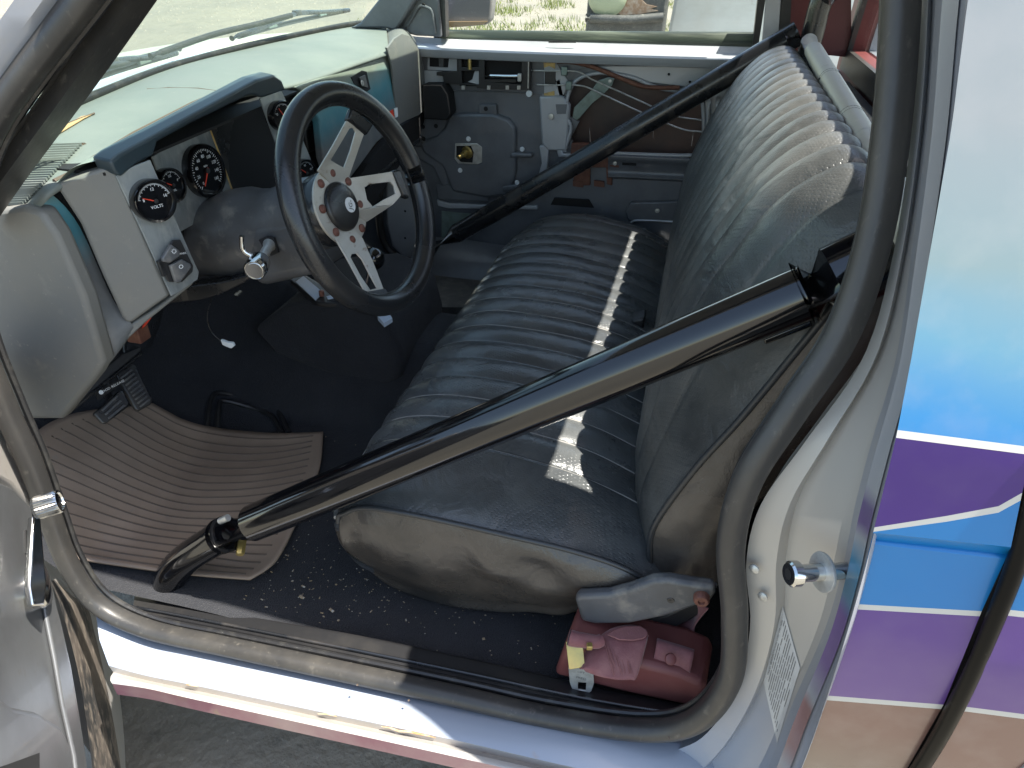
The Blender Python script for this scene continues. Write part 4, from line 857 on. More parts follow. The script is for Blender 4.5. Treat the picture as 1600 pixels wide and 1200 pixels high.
# rubber mat
def fz(px, py, up=0):
    z = .458
    for _ in range(25):
        p = at(px, py, z=z); zn = .460 + max(0, (-.95 - p.x)) * .8; z = lerp(z, zn, .5)
    p = at(px, py, z=z); p.z += up; return p
MT = [(28, 740), (48, 690), (100, 655), (165, 642), (230, 636), (262, 655), (330, 676), (420, 683), (506, 682)]
MBt = [(70, 860), (88, 868), (112, 880), (150, 888), (195, 893), (240, 898), (275, 902), (335, 908), (392, 913)]
MRt = 1
def mcol(v):
    t0, b0 = [V((*p, 0)) for p in MT], [V((*p, 0)) for p in MBt]
    return [lerp(a, b, v) for a, b in zip(t0, b0)]
SV = [V((*p, 0)) for p in ((240, 637), (165, 642), (100, 655), (48, 690), (52, 755), (72, 825), (104, 878))]
EV = [V((*p, 0)) for p in ((506, 682), (505, 705), (500, 740), (484, 780), (462, 830), (432, 885), (392, 913))]
rows = []
for i in range(13):
    v = i / 12; Sp, Ep = cr(SV, 101)[int(v * 100)], cr(EV, 101)[int(v * 100)]
    M1 = lerp(V((305, 668, 0)), V((175, 889, 0)), v); M2 = lerp(V((410, 683, 0)), V((285, 904, 0)), v)
    c = cr([Sp, M1, M2, Ep], 9)
    rows.append([fz(p.x, p.y, .004 + .006 * (1 if j == 8 or i in (0, 12) else 0)) for j, p in enumerate(c)])
mo = thing('floor_mat', 'brown ribbed rubber floor mat in the driver footwell', 'floor mat', (-.95, .95, .45))
loft('sheet', rows, M['matrub'], mo, nu=40, nv=50, thick=.004)
for k in range(19):
    v = (k + .8) / 19.6; i = min(11, int(v * 12)); u = v * 12 - i
    ln = [lerp(rows[i][j], rows[i + 1][j], u) + V((0, 0, .0046)) for j in range(9)]
    tube('rib', cr(ln, 60)[2:57], .0016, M['groove'], mo, n=6)
# raised footrest outline in the carpet
for pts in (((322, 690), (328, 640), (335, 622), (350, 619), (400, 632), (432, 644), (452, 680)), ((340, 680), (343, 640), (352, 631), (398, 643), (425, 655), (440, 680))):
    tube('carpet_ridge', [fz(x, y, .008) for x, y in pts], .006, M['black'], cab, samples=40, n=8)
# tunnel console and shifter
cs = thing('shifter_console', 'black tunnel console with bright mirror-like shift plate', 'console', (-.7, 1.45, .5))
ctop = [at(x, y, z=.68) for x, y in ((455, 430), (500, 425), (640, 480), (700, 470), (632, 560), (610, 505), (560, 478), (480, 475), (465, 470))]
cA = [at(x, y, y=1.28) for x, y in ((445, 478), (475, 474), (545, 470), (585, 486), (612, 508), (628, 560), (626, 590), (600, 610), (520, 590), (430, 555), (395, 515))]
plate('body', cA, (0, .30, 0), M['carpet'], cs, bevel=.015)
tp = [at(x, y, y=1.27) for x, y in ((455, 434), (466, 426), (520, 456), (540, 468), (500, 476), (490, 472))]
pl_ = plate('shift_plate', [at(x, y, z=.745) for x, y in ((453, 437), (470, 425), (512, 450), (560, 465), (548, 475), (500, 473), (490, 470))], (0, 0, -.012), M['black'], cs, bevel=.003)
plate('bright_insert', [at(x, y, z=.7475) for x, y in ((462, 440), (474, 431), (505, 457), (493, 469))], (0, 0, -.0015), M['screen'], pl_)
plate('bright_insert', [at(x, y, z=.7475) for x, y in ((510, 463), (528, 458), (548, 465), (512, 467))], (0, 0, -.0015), M['screen'], pl_)
lathe('pin', at(503, 462, z=.747), Z, [(.006, 0), (.006, .012), (.0045, .013), (0, .014)], M['rust_bolt'], pl_, n=14)
plate('rear_pad', [at(x, y, z=.735) for x, y in ((590, 494), (608, 490), (613, 497), (600, 505))], (0, 0, -.01), M['screen'], cs)
sk_ = thing('gear_knob', 'round black gear knob seen through the lower wheel spoke', 'gear knob', at(583, 404, y=1.34))
kc = at(583, 404, y=1.34)
lathe('ball', kc, (0, 0, 1), [(.0, -.026)] + [(.026 * math.cos(q), .026 * math.sin(q)) for q in [math.radians(-80 + i * 16) for i in range(11)]] + [(0, .026)], M['black_gloss'], sk_, n=28)
tube('shaft', [kc, kc + V((-.02, 0, -.06)), kc + V((-.04, 0, -.12))], .006, M['chrome'], sk_, samples=8)
# dangling pale connector on a hair thin wire
pc = thing('dangling_connector', 'small pale blue connector hanging on a thin wire in the footwell', 'connector', at(352, 537, y=1.0))
tube('wire', [at(x, y, y=1.0) for x, y in ((338, 455), (328, 475), (324, 497), (330, 518), (345, 533))], .0007, M['black_worn'], pc, samples=24, n=6)
plate('plug', [at(x, y, y=1.0) for x, y in ((344, 531), (350, 533), (355, 535), (363, 536), (366, 541), (361, 545), (353, 542), (347, 539))], (0, .006, 0), M['white'], pc, bevel=.0015)

# ================================================================ BENCH SEAT
seat = thing('bench_seat', 'black pleated vinyl bench seat, its backrest dusty and sunlit', 'bench seat', (-.15, 1.42, .45))
PIT = .0705; Y0, Y1 = .735, 2.13
def rib(y, y0=.865, amp=1.0):
    """puffed channels: 0 at a seam, 1 in the middle"""
    if y < y0 or y > Y1 - .05: return .55
    u = ((y - y0) / PIT) % 1.0; return (abs(math.sin(math.pi * u))) ** .55
def seamd(y, y0=.865):
    if y < y0 - .01: return 1
    u = ((y - y0) / PIT) % 1.0; return min(u, 1 - u)
def cush_profile(y):
    """front bottom -> over the front edge -> to the rear crease"""
    e0 = max(0, (.80 - y) / .065); e1 = max(0, (y - 1.80) / .33)
    xf = -.470 + .020 * e0 ** 2 + .085 * e1 ** 2.2
    ed = .03 * max(0, min(1, (.865 - y) / .13)) ** 1.5 + .05 * max(0, (y - 2.0) / .13) ** 2
    r = (rib(y) - .55) * .0095
    P = [(xf + .05, .545), (xf + .02, .56), (xf - .001, .60), (xf - .002, .655), (xf + .012, .695), (xf + .045, .722), (xf + .11, .742), (xf + .2, .748), (-.17, .740), (-.08, .722), (.0, .69), (.06, .66)]
    out = []
    for i, (x, z) in enumerate(P):
        k = 1 if 3 <= i <= 9 else .4
        edz = ed * (1 if i >= 4 else (.4 if i == 3 else 0)) * (.62 + 1.15 * math.sin(math.pi * max(0, min(1, (x + .47) / .47))) if y < 1 else 1)
        if i <= 4: x = x + r * -.6 * k
        if i >= 4: z = z + r * k - edz
        w_ = .004 * noise.noise(V((x * 7, y * 5, 1.3))) + .002 * noise.noise(V((x * 23, y * 18, 4)))
        out.append(V((x, y + .004 * noise.noise(V((x * 6, y * 3, 7))), z + w_ * (1 if i >= 4 else .3))))
    return cr(out, 64)
ysn = [Y0 + (Y1 - Y0) * i / 340 for i in range(341)]
cush = loft('cushion', [cush_profile(y) for y in ysn], M['seat'], seat, angle=80, label='black perforated vinyl seat cushion')
ST = [cush_profile(y) for y in [.865 + PIT * k for k in range(18)]]
for k, st in enumerate(ST[:18]):
    tube('stitching', [p + V((0, .0015, .0012 if k < 9 else .0002)) for p in st[16:62]], .0013 if k < 9 else .0008, M['stitch'], seat, n=5)
# welt and boxing on the near end
wl = cush_profile(Y0)[15:]
wl = [p + V((0, .002, .002)) for p in wl]
tube('welt', [p + V((0, -.002, 0)) for p in wl], .0042, M['piping'], seat, n=10)
tube('welt', [cush_profile(y)[17] + V((-.003, 0, .004)) for y in ysn[::6]], .0042, M['stitch'], seat, n=10, label='pale front piping')
bot = [at(x, y, y=.772) for x, y in ((556, 800), (560, 868), (585, 895), (620, 920), (700, 944), (780, 955), (830, 957), (880, 956), (920, 950), (1000, 935), (1090, 925))]
bot = [V((p.x, p.y, p.z)) for p in bot]
topw = cr(wl, 11) if False else [wl[int(i * (len(wl) - 1) / 10)] for i in range(11)]
bot[0] = at(553, 845, y=.775)
bot = cr(bot, 11)
rows = []
for k in range(9):
    u = k / 8; rr = []
    for j, (a, b) in enumerate(zip(topw, bot)):
        p = lerp(a, b, u); bulge = -.026 * math.sin(math.pi * min(1, u * 1.1)) ** .8 * (1 if 0 < j < 10 else .4)
        fold = .006 * math.sin(p.x * 60 - p.z * 55) * max(0, 1 - abs(p.x + .13) / .12) * math.sin(math.pi * u) + .007 * noise.noise(V((p.x * 13 + p.z * 9, 1, p.z * 4))) + .005 * math.sin(p.x * 38 + p.z * 30) * u * (1 - u) * 2 * (1 if p.x > -.2 else .3)
        rr.append(p + V((0, bulge + fold, 0)))
    rows.append(rr)
rows.append([p + V((.0, .05, .01)) for p in rows[-1]])
loft('side_boxing', rows, M['seat_side'], seat, nu=40, nv=90, angle=80, label='worn tan sheened side of the cushion')
tube('front_corner', [wl[0] + V((0, .004, 0)), lerp(wl[0], bot[1], .5) + V((-.006, .0, 0)), bot[1]], .010, M['seat_side'], seat, samples=16)
box('seat_base', (-.16, 1.45, .50), (.42, 0, 0), (0, 1.2, 0), (0, 0, .08), M['black'], seat, .01)
# backrest
YB0, YB1 = .775, 2.10
def back_profile(y):
    W_ = [(.052, .60), (.040, .66), (.037, .73), (.072, .84), (.118, .94), (.160, 1.04), (.186, 1.11), (.200, 1.165), (.208, 1.183), (.222, 1.195), (.240, 1.19), (.25, 1.15)]
    Cn = [(.030, .60), (.010, .66), (-.002, .73), (.004, .84), (.016, .94), (.045, 1.04), (.075, 1.11), (.110, 1.172), (.150, 1.215), (.195, 1.236), (.232, 1.218), (.25, 1.15)]
    t = min(1, max(0, (y - YB0) / .20)); t = 1 - (1 - t) ** 2.2
    e1 = max(0, (y - 1.93) / .17)
    r = (rib(y, .845) - .55) * .0105
    out = []
    for i, (a, b) in enumerate(zip(W_, Cn)):
        x = lerp(a[0], b[0], t) + .04 * e1 ** 2 * (i < 8); z = lerp(a[1], b[1], t) - .035 * e1 ** 2 * (i > 6) 
        nx, nz_ = (-.9, .35) if i < 8 else (-.3, .9)
        k = 1 if 1 < i < 11 else .2
        w_ = .005 * noise.noise(V((z * 7, y * 6, 9.3))) + .0022 * noise.noise(V((z * 22, y * 19, 3)))
        out.append(V((x + nx * (r * k + w_), y, z + nz_ * (r * k))))
    return cr(out, 64)
ysb_ = [YB0 + (YB1 - YB0) * i / 330 for i in range(331)]
loft('backrest', [back_profile(y) for y in ysb_], M['seat_back'], seat, angle=80, label='dusty grey ribbed backrest')
for k in range(18):
    bp = back_profile(.845 + PIT * k); tube('stitching', [p + V((-.0006, .001, .0002)) for p in bp[4:58]], .0007, M['stitch'], seat, n=5)
bw = back_profile(YB0)
tube('welt', [p + V((0, -.002, 0)) for p in bw[1:56]], .0048, M['piping'], seat, n=10, label='backrest piping')
far_ = bw[1:50]
rearx = [at(1122, 915, y=.80), at(1150, 830, y=.81), V((.26, .83, .95)), V((.285, .83, 1.08)), V((.285, .83, 1.15))]
rearx = [V((max(p.x, .14), p.y, p.z)) for p in rearx]
rx_ = cr(rearx, len(far_))
rows = [[lerp(a, b, k / 6) + V((.0, -.030 * math.sin(math.pi * k / 6) + .004 * noise.noise(V((a.z * 9, k * .6, 2))), 0)) for a, b in zip(far_, rx_)] for k in range(7)]
rows.append([p + V((.02, .06, 0)) for p in rows[-1]])
loft('side_boxing', rows, M['seat_side'], seat, nu=30, angle=80, label='smooth side of the backrest')
tube('hem', [at(x, y, y=.765) for x, y in ((1012, 892), (1030, 903), (1070, 910), (1120, 914))], .004, M['piping'], seat, samples=14, n=8)
box('back_shell', (.27, 1.44, .86), (.05, 0, 0), (0, 1.26, 0), (.0, 0, .58), M['seat_side'], seat, .02)
# belt slots between cushion and back
for x0, y0_, x1, y1_ in ((985, 490, 1008, 522), (1000, 560, 1020, 600)):
    c = at((x0 + x1) / 2, (y0_ + y1_) / 2, z=.70); box('belt_loop', c, (.03, 0, .01), (0, .05, 0), (0, 0, .05), M['black'], seat, .006)
# recliner cover
rcx = [at(x, y, y=.700) for x, y in ((897, 937), (905, 932), (950, 930), (985, 921), (1020, 908), (1044, 907), (1080, 913), (1118, 918), (1117, 930), (1090, 948), (1040, 965), (985, 976), (930, 977), (908, 972))]
rec = plate('recliner_cover', rcx, (0, .02, 0), M['column'], seat, bevel=.007, label='dark grey plastic recliner cover')
plate('pivot_plate', [at(x, y, y=.745) for x, y in ((985, 975), (1040, 962), (1120, 925), (1095, 960), (1050, 985), (1010, 988))], (0, .02, 0), M['black'], seat, bevel=.004)
lathe('pivot_bolt', at(1096, 937, y=.694), (0, -1, 0), [(.011, -.01), (.011, .002), (.009, .005), (.005, .005), (.004, .002), (0, .002)], M['rust_bolt'], seat, n=18)
lathe('cover_screw', at(1048, 938, y=.700), (0, -1, 0), [(.0055, 0), (.005, .001), (.002, .0012), (0, .0004)], M['black_worn'], seat, n=14)

# ================================================================ ROLL BARS
nb = thing('door_bar', 'glossy black diagonal roll bar across the near doorway', 'roll bar', at(262, 925, y=.69), 'roll cage bars')
pA = [at(262, 935, y=.700), at(268, 900, y=.700), at(292, 872, y=.704), at(345, 838, y=.708)]
pB = at(1262, 456, y=.755)
d_ = (pB - pA[3]).normalized()
ft = cr(pA, 14)
tube('foot', ft + [pA[3] + d_ * .02], .0275, M['black_gloss'], nb, n=28)
tube('bar', [lerp(pA[3], pB, i / 12) for i in range(13)], .0305, M['black_gloss'], nb, n=36, label='straight glossy bar')
tube('collar', [pA[3] + d_ * .012, pA[3] + d_ * .016], .0312, M['black_worn'], nb, n=28)
pC = at(1345, 418, y=.762)
tube('socket', [pB - d_ * .004, lerp(pB, pC, .5), pC + (pC - pB) * .8], .0375, M['black_gloss'], nb, n=32)
tube('clamp_ring', [pB - d_ * .006, pB + d_ * .002], .0395, M['black_gloss'], nb, n=32)
up = d_.cross(V((0, -1, 0))).normalized(); up = up if up.z > 0 else -up
box('clamp_tab', at(1213, 449, y=.775), d_ * .055, V((0, .012, 0)), up * .008, M['black_worn'], nb, .002)
box('clamp_tab', at(1230, 517, y=.775), d_ * .055, V((0, .012, 0)), up * .008, M['black_gloss'], nb, .002)
lathe('clamp_bolt', at(1318, 463, y=.748), (.3, -1, 0), [(.014, -.01), (.014, .004), (.010, .006), (0, .006)], M['steel'], nb, n=24)
lathe('yellow_bolt', at(376, 860, y=.70), (.3, -.8, -.3), [(.0075, -.02), (.0075, .006), (.006, .008), (0, .008)], M['brass'], nb, n=6)
lathe('bright_bolt', at(349, 812, y=.71), -d_, [(.006, -.012), (.006, .008), (0, .009)], M['steel'], nb, n=10)
box('lower_tab', at(325, 828, y=.712), d_ * .045, V((0, .012, 0)), up * .004, M['black_worn'], nb, .002)
lathe('foot_plate', at(263, 935, y=.70) + V((0, 0, -.006)), Z, [(.045, 0), (.044, .006), (.02, .007)], M['carpet'], nb, n=24)
fb = thing('door_bar', 'worn black roll bar running down along the stripped passenger door', 'roll bar', at(680, 385, y=1.98), 'roll cage bars')
q0, q1 = at(668, 392, y=1.98), at(1247, 52, y=2.02)
tube('bar', [lerp(q0, q1, i / 10) for i in range(11)], .0295, M['black_worn'], fb, n=30)
tube('weld_collar', [lerp(q0, q1, .975), lerp(q0, q1, 1.0)], .0312, M['black_worn'], fb, n=24)
cb_ = thing('cross_bar', 'dusty roll bar tube, paled as if sunlit, behind the top of the bench backrest', 'roll bar', q1, 'roll cage bars')
k0, k1 = at(1264, 66, y=1.95), at(1372, 262, y=.95)
k1 = k0 + (k1 - k0) * 1.25
tube('bar', [lerp(k0, k1, i / 10) for i in range(11)], .0190, M['dusty_lit_tube'], cb_, n=30)
kd = (k1 - k0)
for u in (.36, .60):
    tube('tape_band', [k0 + kd * u, k0 + kd * (u + .012)], .0194, M['black_worn'], cb_, n=24)
mh = thing('main_hoop', 'dark vertical roll hoop tube in the far rear corner', 'roll bar', tuple(q1 + V((.04, 0, -.6))), 'roll cage bars')
h0 = at(1268, 60, y=2.04)
tube('bar', [h0 + V((.01, 0, -.7)), h0, h0 + V((0.01, -.005, .1)), h0 + V((0.02, -.03, .21))], .0262, M['black_worn'], mh, samples=16, n=28)

# ================================================================ PASSENGER DOOR (far side)
YD = 2.14
pdr = thing('passenger_door', 'stripped passenger door with bare latch linkage and no trim panel', 'door', (-.25, YD, .5))
def dp(x, y, off=0): return at(x, y, y=YD - off)
def dpl(name, px, th, m_, off=0, par=None, bevel=0, holes=(), label=None):
    return plate(name, [dp(x, y, off) for x, y in px], (0, th, 0), M[m_], par or pdr, [[dp(x, y, off) for x, y in h] for h in holes], bevel=bevel, label=label)
# outer skin behind everything
dpl('outer_skin', [(560, 100), (1260, 108), (1240, 480), (560, 470)], .02, 'wall_outer_skin', -.07, label='inside of the outer skin, brown and black')
# upper shell
op = [(905, 190), (882, 178), (892, 140), (906, 118), (940, 112), (985, 118), (1030, 136), (1060, 140), (1100, 138), (1096, 235), (1075, 243), (950, 240), (900, 236), (892, 215)]
shell_o = [(640, 76), (700, 80), (760, 84), (1200, 98), (1190, 150), (1180, 250), (1180, 330), (1120, 330), (1080, 330), (1000, 350), (900, 330), (860, 300), (820, 330), (640, 330), (600, 240), (640, 180), (655, 130)]
sm = [(671, 84), (700, 86), (700, 106), (671, 104)]
sl_ = [(851, 97), (868, 98), (868, 156), (851, 155)]
dpl('inner_shell', [(600, 140), (655, 110), (660, 84), (700, 86), (850, 90), (1030, 96), (1200, 102), (1195, 330), (1190, 480), (560, 470), (570, 300), (600, 240)], .012, 'door_metal', 0, holes=[op, sl_], label='pressed inner door shell, darkened as in shade')
dpl('upper_shell', [(655, 82), (700, 86), (870, 92), (1030, 98), (1200, 104), (1180, 200), (1160, 215), (1130, 210), (1100, 196), (1100, 138), (1060, 134), (1010, 128), (960, 112), (925, 104), (905, 108), (888, 128), (880, 150), (846, 158), (848, 146), (670, 140)], .006, 'door_light', .007, holes=[[(850, 96), (869, 97), (869, 157), (850, 156)], [(670, 92), (702, 94), (702, 108), (670, 106)]], bevel=.002, label='upper part of the door shell, lightened as if lit')
# belt ledge
b0 = [at(x, y, y=YD + .03) for x, y in ((600, 50), (640, 56), (700, 60), (850, 64), (1030, 69), (1210, 74))]
b1 = [at(x, y, y=YD + .015) for x, y in ((600, 62), (640, 66), (700, 69), (850, 75), (1030, 80), (1210, 85))]
b2 = [at(x, y, y=YD - .05) for x, y in ((600, 72), (640, 76), (700, 80), (850, 86), (1030, 92), (1210, 97))]
b3 = [p + V((0, .012, -.02)) for p in b2]; b4 = [p + V((0, .045, -.026)) for p in b2]
loft('belt_ledge', [[p + V((0, .02, -.01)) for p in b0], b0, b1, [p + V((0, -.006, .0)) for p in b1], [p + V((0, 0, .002)) for p in b2], b2, b3, b4], M['door_light'], pdr, nv=40, label='sunlit belt ledge below the window')
dpl('clip_notch', [(857, 64), (900, 65), (900, 67), (857, 67)], .006, 'seal_black', -.01)
# window rubber, glass, frame
w0 = [at(x, y, y=YD + .045) for x, y in ((688, 46), (850, 48), (1030, 49), (1178, 50))]
w1 = [at(x, y, y=YD + .03) for x, y in ((688, 61), (850, 65), (1030, 69), (1178, 74))]
loft('window_rubber', [[p + V((0, .02, -.01)) for p in w0], w0, [lerp(a, b, .5) + V((0, -.006, .0)) for a, b in zip(w0, w1)], w1, [p + V((0, .02, -.01)) for p in w1]], M['glass_seal'], pdr, nu=14, nv=20, label='green stained rubber under the window glass')
gz = [dp(688, 60, -.055), dp(1195, 72, -.055), V((.18, YD - .06, 1.46)), V((-.60, YD - .06, 1.44))]
gl_ = raw('window_glass', gz, [(0, 1, 2, 3)], M['side_glass'], pdr, smooth=False)
dpl('window_channel', [(671, -30), (684, -30), (692, 0), (694, 58), (684, 60), (679, 20)], .04, 'black', .0)
dpl('channel_edge', [(684, -30), (687, -30), (695, 0), (697, 58), (694, 58), (692, 0)], .03, 'seal', .002)
dpl('frame_post', [(1188, -30), (1200, -30), (1196, 0), (1185, 72), (1176, 72), (1184, 0)], .04, 'black', 0)
dpl('frame_header', [(600, -120), (1220, -120), (1220, -100), (640, -104)], .03, 'black', .06)
# door handle housing
hz = thing  # (parts below)
hs = dpl('handle_housing', [(715, 82), (829, 86), (828, 141), (745, 138), (744, 134), (694, 130), (694, 119), (682, 118), (682, 113), (715, 112)], .02, 'black', .03, holes=[[(721, 90), (748, 91), (748, 105), (721, 105)], [(721, 111), (748, 110), (748, 132), (722, 130)], [(757, 91), (815, 93), (815, 132), (757, 128)]], bevel=.0015, label='black plastic door handle housing')
dpl('housing_back', [(718, 86), (826, 89), (826, 138), (718, 134)], .004, 'void', .008, hs)
lathe('spindle', dp(734, 98, .03), Z, [(.006, -.018), (.006, .01), (.004, .012)], M['brass'], hs, n=12)
dpl('curved_web', [(731, 128), (738, 124), (742, 111), (748, 111), (749, 132)], .006, 'door_light', .024, hs)
hl = tube('pull_lever', [dp(759, 118, .036), dp(790, 119, .04), dp(809, 119, .042)], .0055, M['chrome'], hs, samples=10, n=12)
box('lever_end', dp(812, 121, .04), (.012, 0, 0), (0, .012, 0), (0, 0, .022), M['steel'], hs, .003)
dpl('lever_shade', [(757, 124), (806, 124), (806, 129), (757, 128)], .01, 'black', .032, hs)
for x0, x1, y in ((716, 725, 79), (757, 768, 82), (767, 790, 81), (798, 808, 82), (813, 820, 83)): dpl('clip_tab', [(x0, y - 2), (x1, y - 2), (x1, y + 4), (x0, y + 4)], .012, 'black', .028, hs)
for x0 in (721, 761, 790, 808): dpl('clip_tab', [(x0, 134), (x0 + 5, 134), (x0 + 5, 140), (x0, 140)], .008, 'steel', .034, hs)
tube('housing_edge', [dp(826, 88, .034), dp(825, 138, .034)], .0015, M['steel'], hs, n=6)
dpl('bracket', [(668, 84), (671, 84), (671, 104), (700, 106), (702, 86), (714, 86), (714, 111), (668, 109)], .004, 'door_light', .014)
dpl('dark_slot', [(671, 84), (701, 86), (700, 105), (671, 104)], .003, 'void', .012)
dpl('slot_bar', [(685, 84), (693, 85), (693, 104), (686, 104)], .004, 'column', .016)
dpl('bracket', [(662, 110), (690, 111), (694, 132), (664, 130)], .004, 'door_light', .014)
dpl('speaker_block', [(660, 132), (690, 132), (700, 148), (704, 178), (698, 188), (662, 186)], .06, 'void', .06, bevel=.004, label='black block on the door beside the dash')
# pressed relief of the lower shell
def boss(px, th, m_='door_metal', off=.02, bv=.010): return dpl('pressed_boss', px, th, m_, off, bevel=bv)
boss([(700, 178), (770, 177), (795, 186), (806, 200), (806, 270), (795, 306), (760, 310), (706, 300), (690, 260), (660, 240), (655, 222), (680, 214), (694, 200)], .03, off=.018)
boss([(798, 238), (832, 240), (832, 247), (795, 247)], .03, off=.022, bv=.006)
boss([(785, 292), (808, 288), (812, 296), (785, 300)], .02, off=.022, bv=.004)
boss([(680, 288), (760, 292), (764, 316), (684, 312)], .01, off=.012, bv=.004)
boss([(748, 163), (775, 163), (777, 180), (747, 178)], .012, off=.014, bv=.003)
boss([(640, 228), (672, 230), (694, 250), (702, 290), (690, 294), (676, 262), (640, 244)], .02, off=.014, bv=.008)
dpl('ridge', [(682, 312), (700, 318), (790, 322), (840, 322), (840, 328), (700, 326), (684, 322)], .012, 'door_light', .01, bevel=.003)
for x, y, r in ((661, 198, 3), (681, 197, 3), (693, 209, 3), (662, 217, 3), (708, 273, 3), (738, 265, 2), (759, 170, 3), (668, 157, 3)):
    lathe('hole', dp(x, y, .0145 if x < 700 or y > 250 or y < 200 else .02) , (0, -1, 0), [(r * .0022, 0), (r * .002, .001), (0, .001)], M['void'], pdr, n=12)
for x, y in ((732, 217), (816, 233), (719, 266), (808, 285)):
    lathe('screw', dp(x, y, .0185), (0, -1, 0), [(.0075, 0), (.007, .003), (.003, .0035), (.002, .001), (0, .001)], M['print'], pdr, n=16, label='white headed screw')
lathe('screw', dp(827, 146, .02), (0, -1, 0), [(.0095, 0), (.009, .004), (0, .005)], M['white'], pdr, n=18)
# window winder spindle
ws = dpl('winder_plate', [(711, 224), (745, 224), (753, 230), (753, 254), (746, 257), (716, 256), (710, 248)], .006, 'steel', .020, bevel=.002, label='window winder spindle plate')
dpl('winder_well', [(713, 228), (736, 228), (740, 238), (738, 254), (720, 253), (713, 245)], .003, 'void', .0215, ws)
lathe('splined_shaft', dp(730, 238, .02), (-.35, -1, -.15), [(.020, 0), (.018, .006), (.010, .008), (.010, .022), (.0065, .023), (.0065, .045), (.005, .047), (0, .047)], M['brass'], ws, n=20)
# vertical post with bracket
pst = dpl('post', [(842, 150), (880, 150), (890, 166), (886, 236), (856, 236), (846, 225)], .03, 'door_light', .016, bevel=.006)
dpl('post_recess', [(868, 163), (886, 163), (884, 178), (870, 178)], .004, 'door_metal', .0175, pst, bevel=.001)
lathe('post_nut', dp(861, 182, .018), (0, -1, 0), [(.009, 0), (.008, .004), (0, .005)], M['steel'], pst, n=14)
dpl('lower_post', [(842, 228), (858, 226), (856, 262), (842, 300), (836, 290), (846, 256)], .02, 'door_light', .014, bevel=.004)
dpl('lower_post', [(868, 228), (876, 226), (880, 240), (892, 240), (890, 246), (872, 246)], .02, 'door_light', .014, bevel=.004)
# opening rim, sticker, rods, hose, regulator arm, rusty bracket
rim = [dp(x, y, .010) for x, y in ((882, 236), (892, 200), (884, 178), (890, 142), (906, 122), (940, 114), (985, 120), (1025, 136), (1060, 142), (1098, 141))]
tube('opening_rim', rim, .0055, M['door_light'], pdr, samples=50, n=10)
tube('opening_rim', [dp(x, y, .008) for x, y in ((1097, 141), (1100, 200), (1094, 236), (1075, 243), (960, 240))], .006, M['door_light'], pdr, samples=40, n=10)
tube('hose', [dp(x, y, .02) for x, y in ((868, 96), (885, 96), (905, 99), (930, 106), (960, 118), (1000, 134), (1030, 137), (1062, 137))], .006, M['rust'], pdr, samples=40, n=12, label='brown rubber hose')
for pts in (((830, 110), (862, 111), (902, 112), (925, 124), (965, 142), (1005, 160), (1050, 180), (1096, 188)), ((836, 132), (862, 133), (908, 134), (940, 147), (985, 168), (1030, 188), (1070, 203), (1098, 206))):
    tube('link_rod', [dp(x, y, .026) for x, y in pts], .0022, M['steel'], pdr, samples=50, n=8)
for x, y in ((882, 111), (889, 134)): box('rod_clip', dp(x, y, .024), (.018, 0, 0), (0, .012, 0), (0, 0, .024), M['zinc_green'], pdr, .003)
plate('regulator_arm', [dp(x, y, -.005) for x, y in ((893, 193), (897, 168), (925, 140), (935, 126), (950, 121), (960, 123), (956, 134), (940, 150), (925, 162), (905, 185))], (0, .004, 0), M['zinc_green'], pdr, bevel=.001, label='green zinc window regulator arm')
lathe('arm_pin', dp(953, 127, 0), (0, -1, 0), [(.005, 0), (.005, .003), (0, .004)], M['steel'], pdr, n=12)
dpl('cardboard_tab', [(849, 96), (868, 96), (867, 108), (858, 103), (850, 106)], .002, 'amber', .018)
dpl('cardboard_tab', [(850, 146), (866, 142), (867, 155), (851, 156)], .002, 'amber', .009)
dpl('slot_block', [(851, 112), (868, 112), (868, 132), (851, 131)], .006, 'black', .010, bevel=.001)
rbk = dpl('rusty_bracket', [(893, 224), (930, 226), (956, 238), (958, 246), (956, 290), (948, 288), (947, 262), (922, 262), (922, 290), (896, 290), (896, 262), (890, 250)], .02, 'rust', .012, bevel=.002, label='rusty brown bracket')
for x in (903, 936): dpl('rust_tab', [(x - 8, 282), (x + 8, 284), (x + 8, 293), (x - 8, 291)], .006, 'rust', .014, rbk)
dpl('bracket_plate', [(953, 248), (967, 250), (967, 262), (953, 260)], .004, 'rust', .018, rbk)
lathe('bracket_bolt', dp(961, 255, .018), (0, -1, 0), [(.006, 0), (.006, .004), (0, .005)], M['steel'], rbk, n=10)
rail = [[dp(x, y, o_) for x, y in ((950, yy), (1000, yy + 2), (1100, yy + 7))] for yy, o_ in ((240, .0), (242, .024), (248, .026), (254, .020), (268, .014), (276, .022), (279, .0))]
loft('impact_rail', rail, M['door_metal'], pdr, nu=20, nv=10, label='horizontal pressed rail')
dpl('rail_slot', [(972, 254), (994, 255), (994, 259), (972, 258)], .002, 'void', .0225)
boss([(985, 316), (1062, 314), (1060, 345), (1040, 350), (980, 345), (976, 330)], .02, off=.016, bv=.006)
dpl('panel_recess', [(866, 309), (920, 312), (928, 325), (860, 320)], .004, 'void', .013, bevel=.001)
tube('panel_ridge', [dp(x, y, .014) for x, y in ((985, 348), (1000, 344), (1070, 347))], .004, M['door_light'], pdr, samples=14, n=8)
lathe('panel_nut', dp(1027, 329, .018), (0, -1, 0), [(.007, 0), (.007, .003), (0, .004)], M['steel'], pdr, n=10)
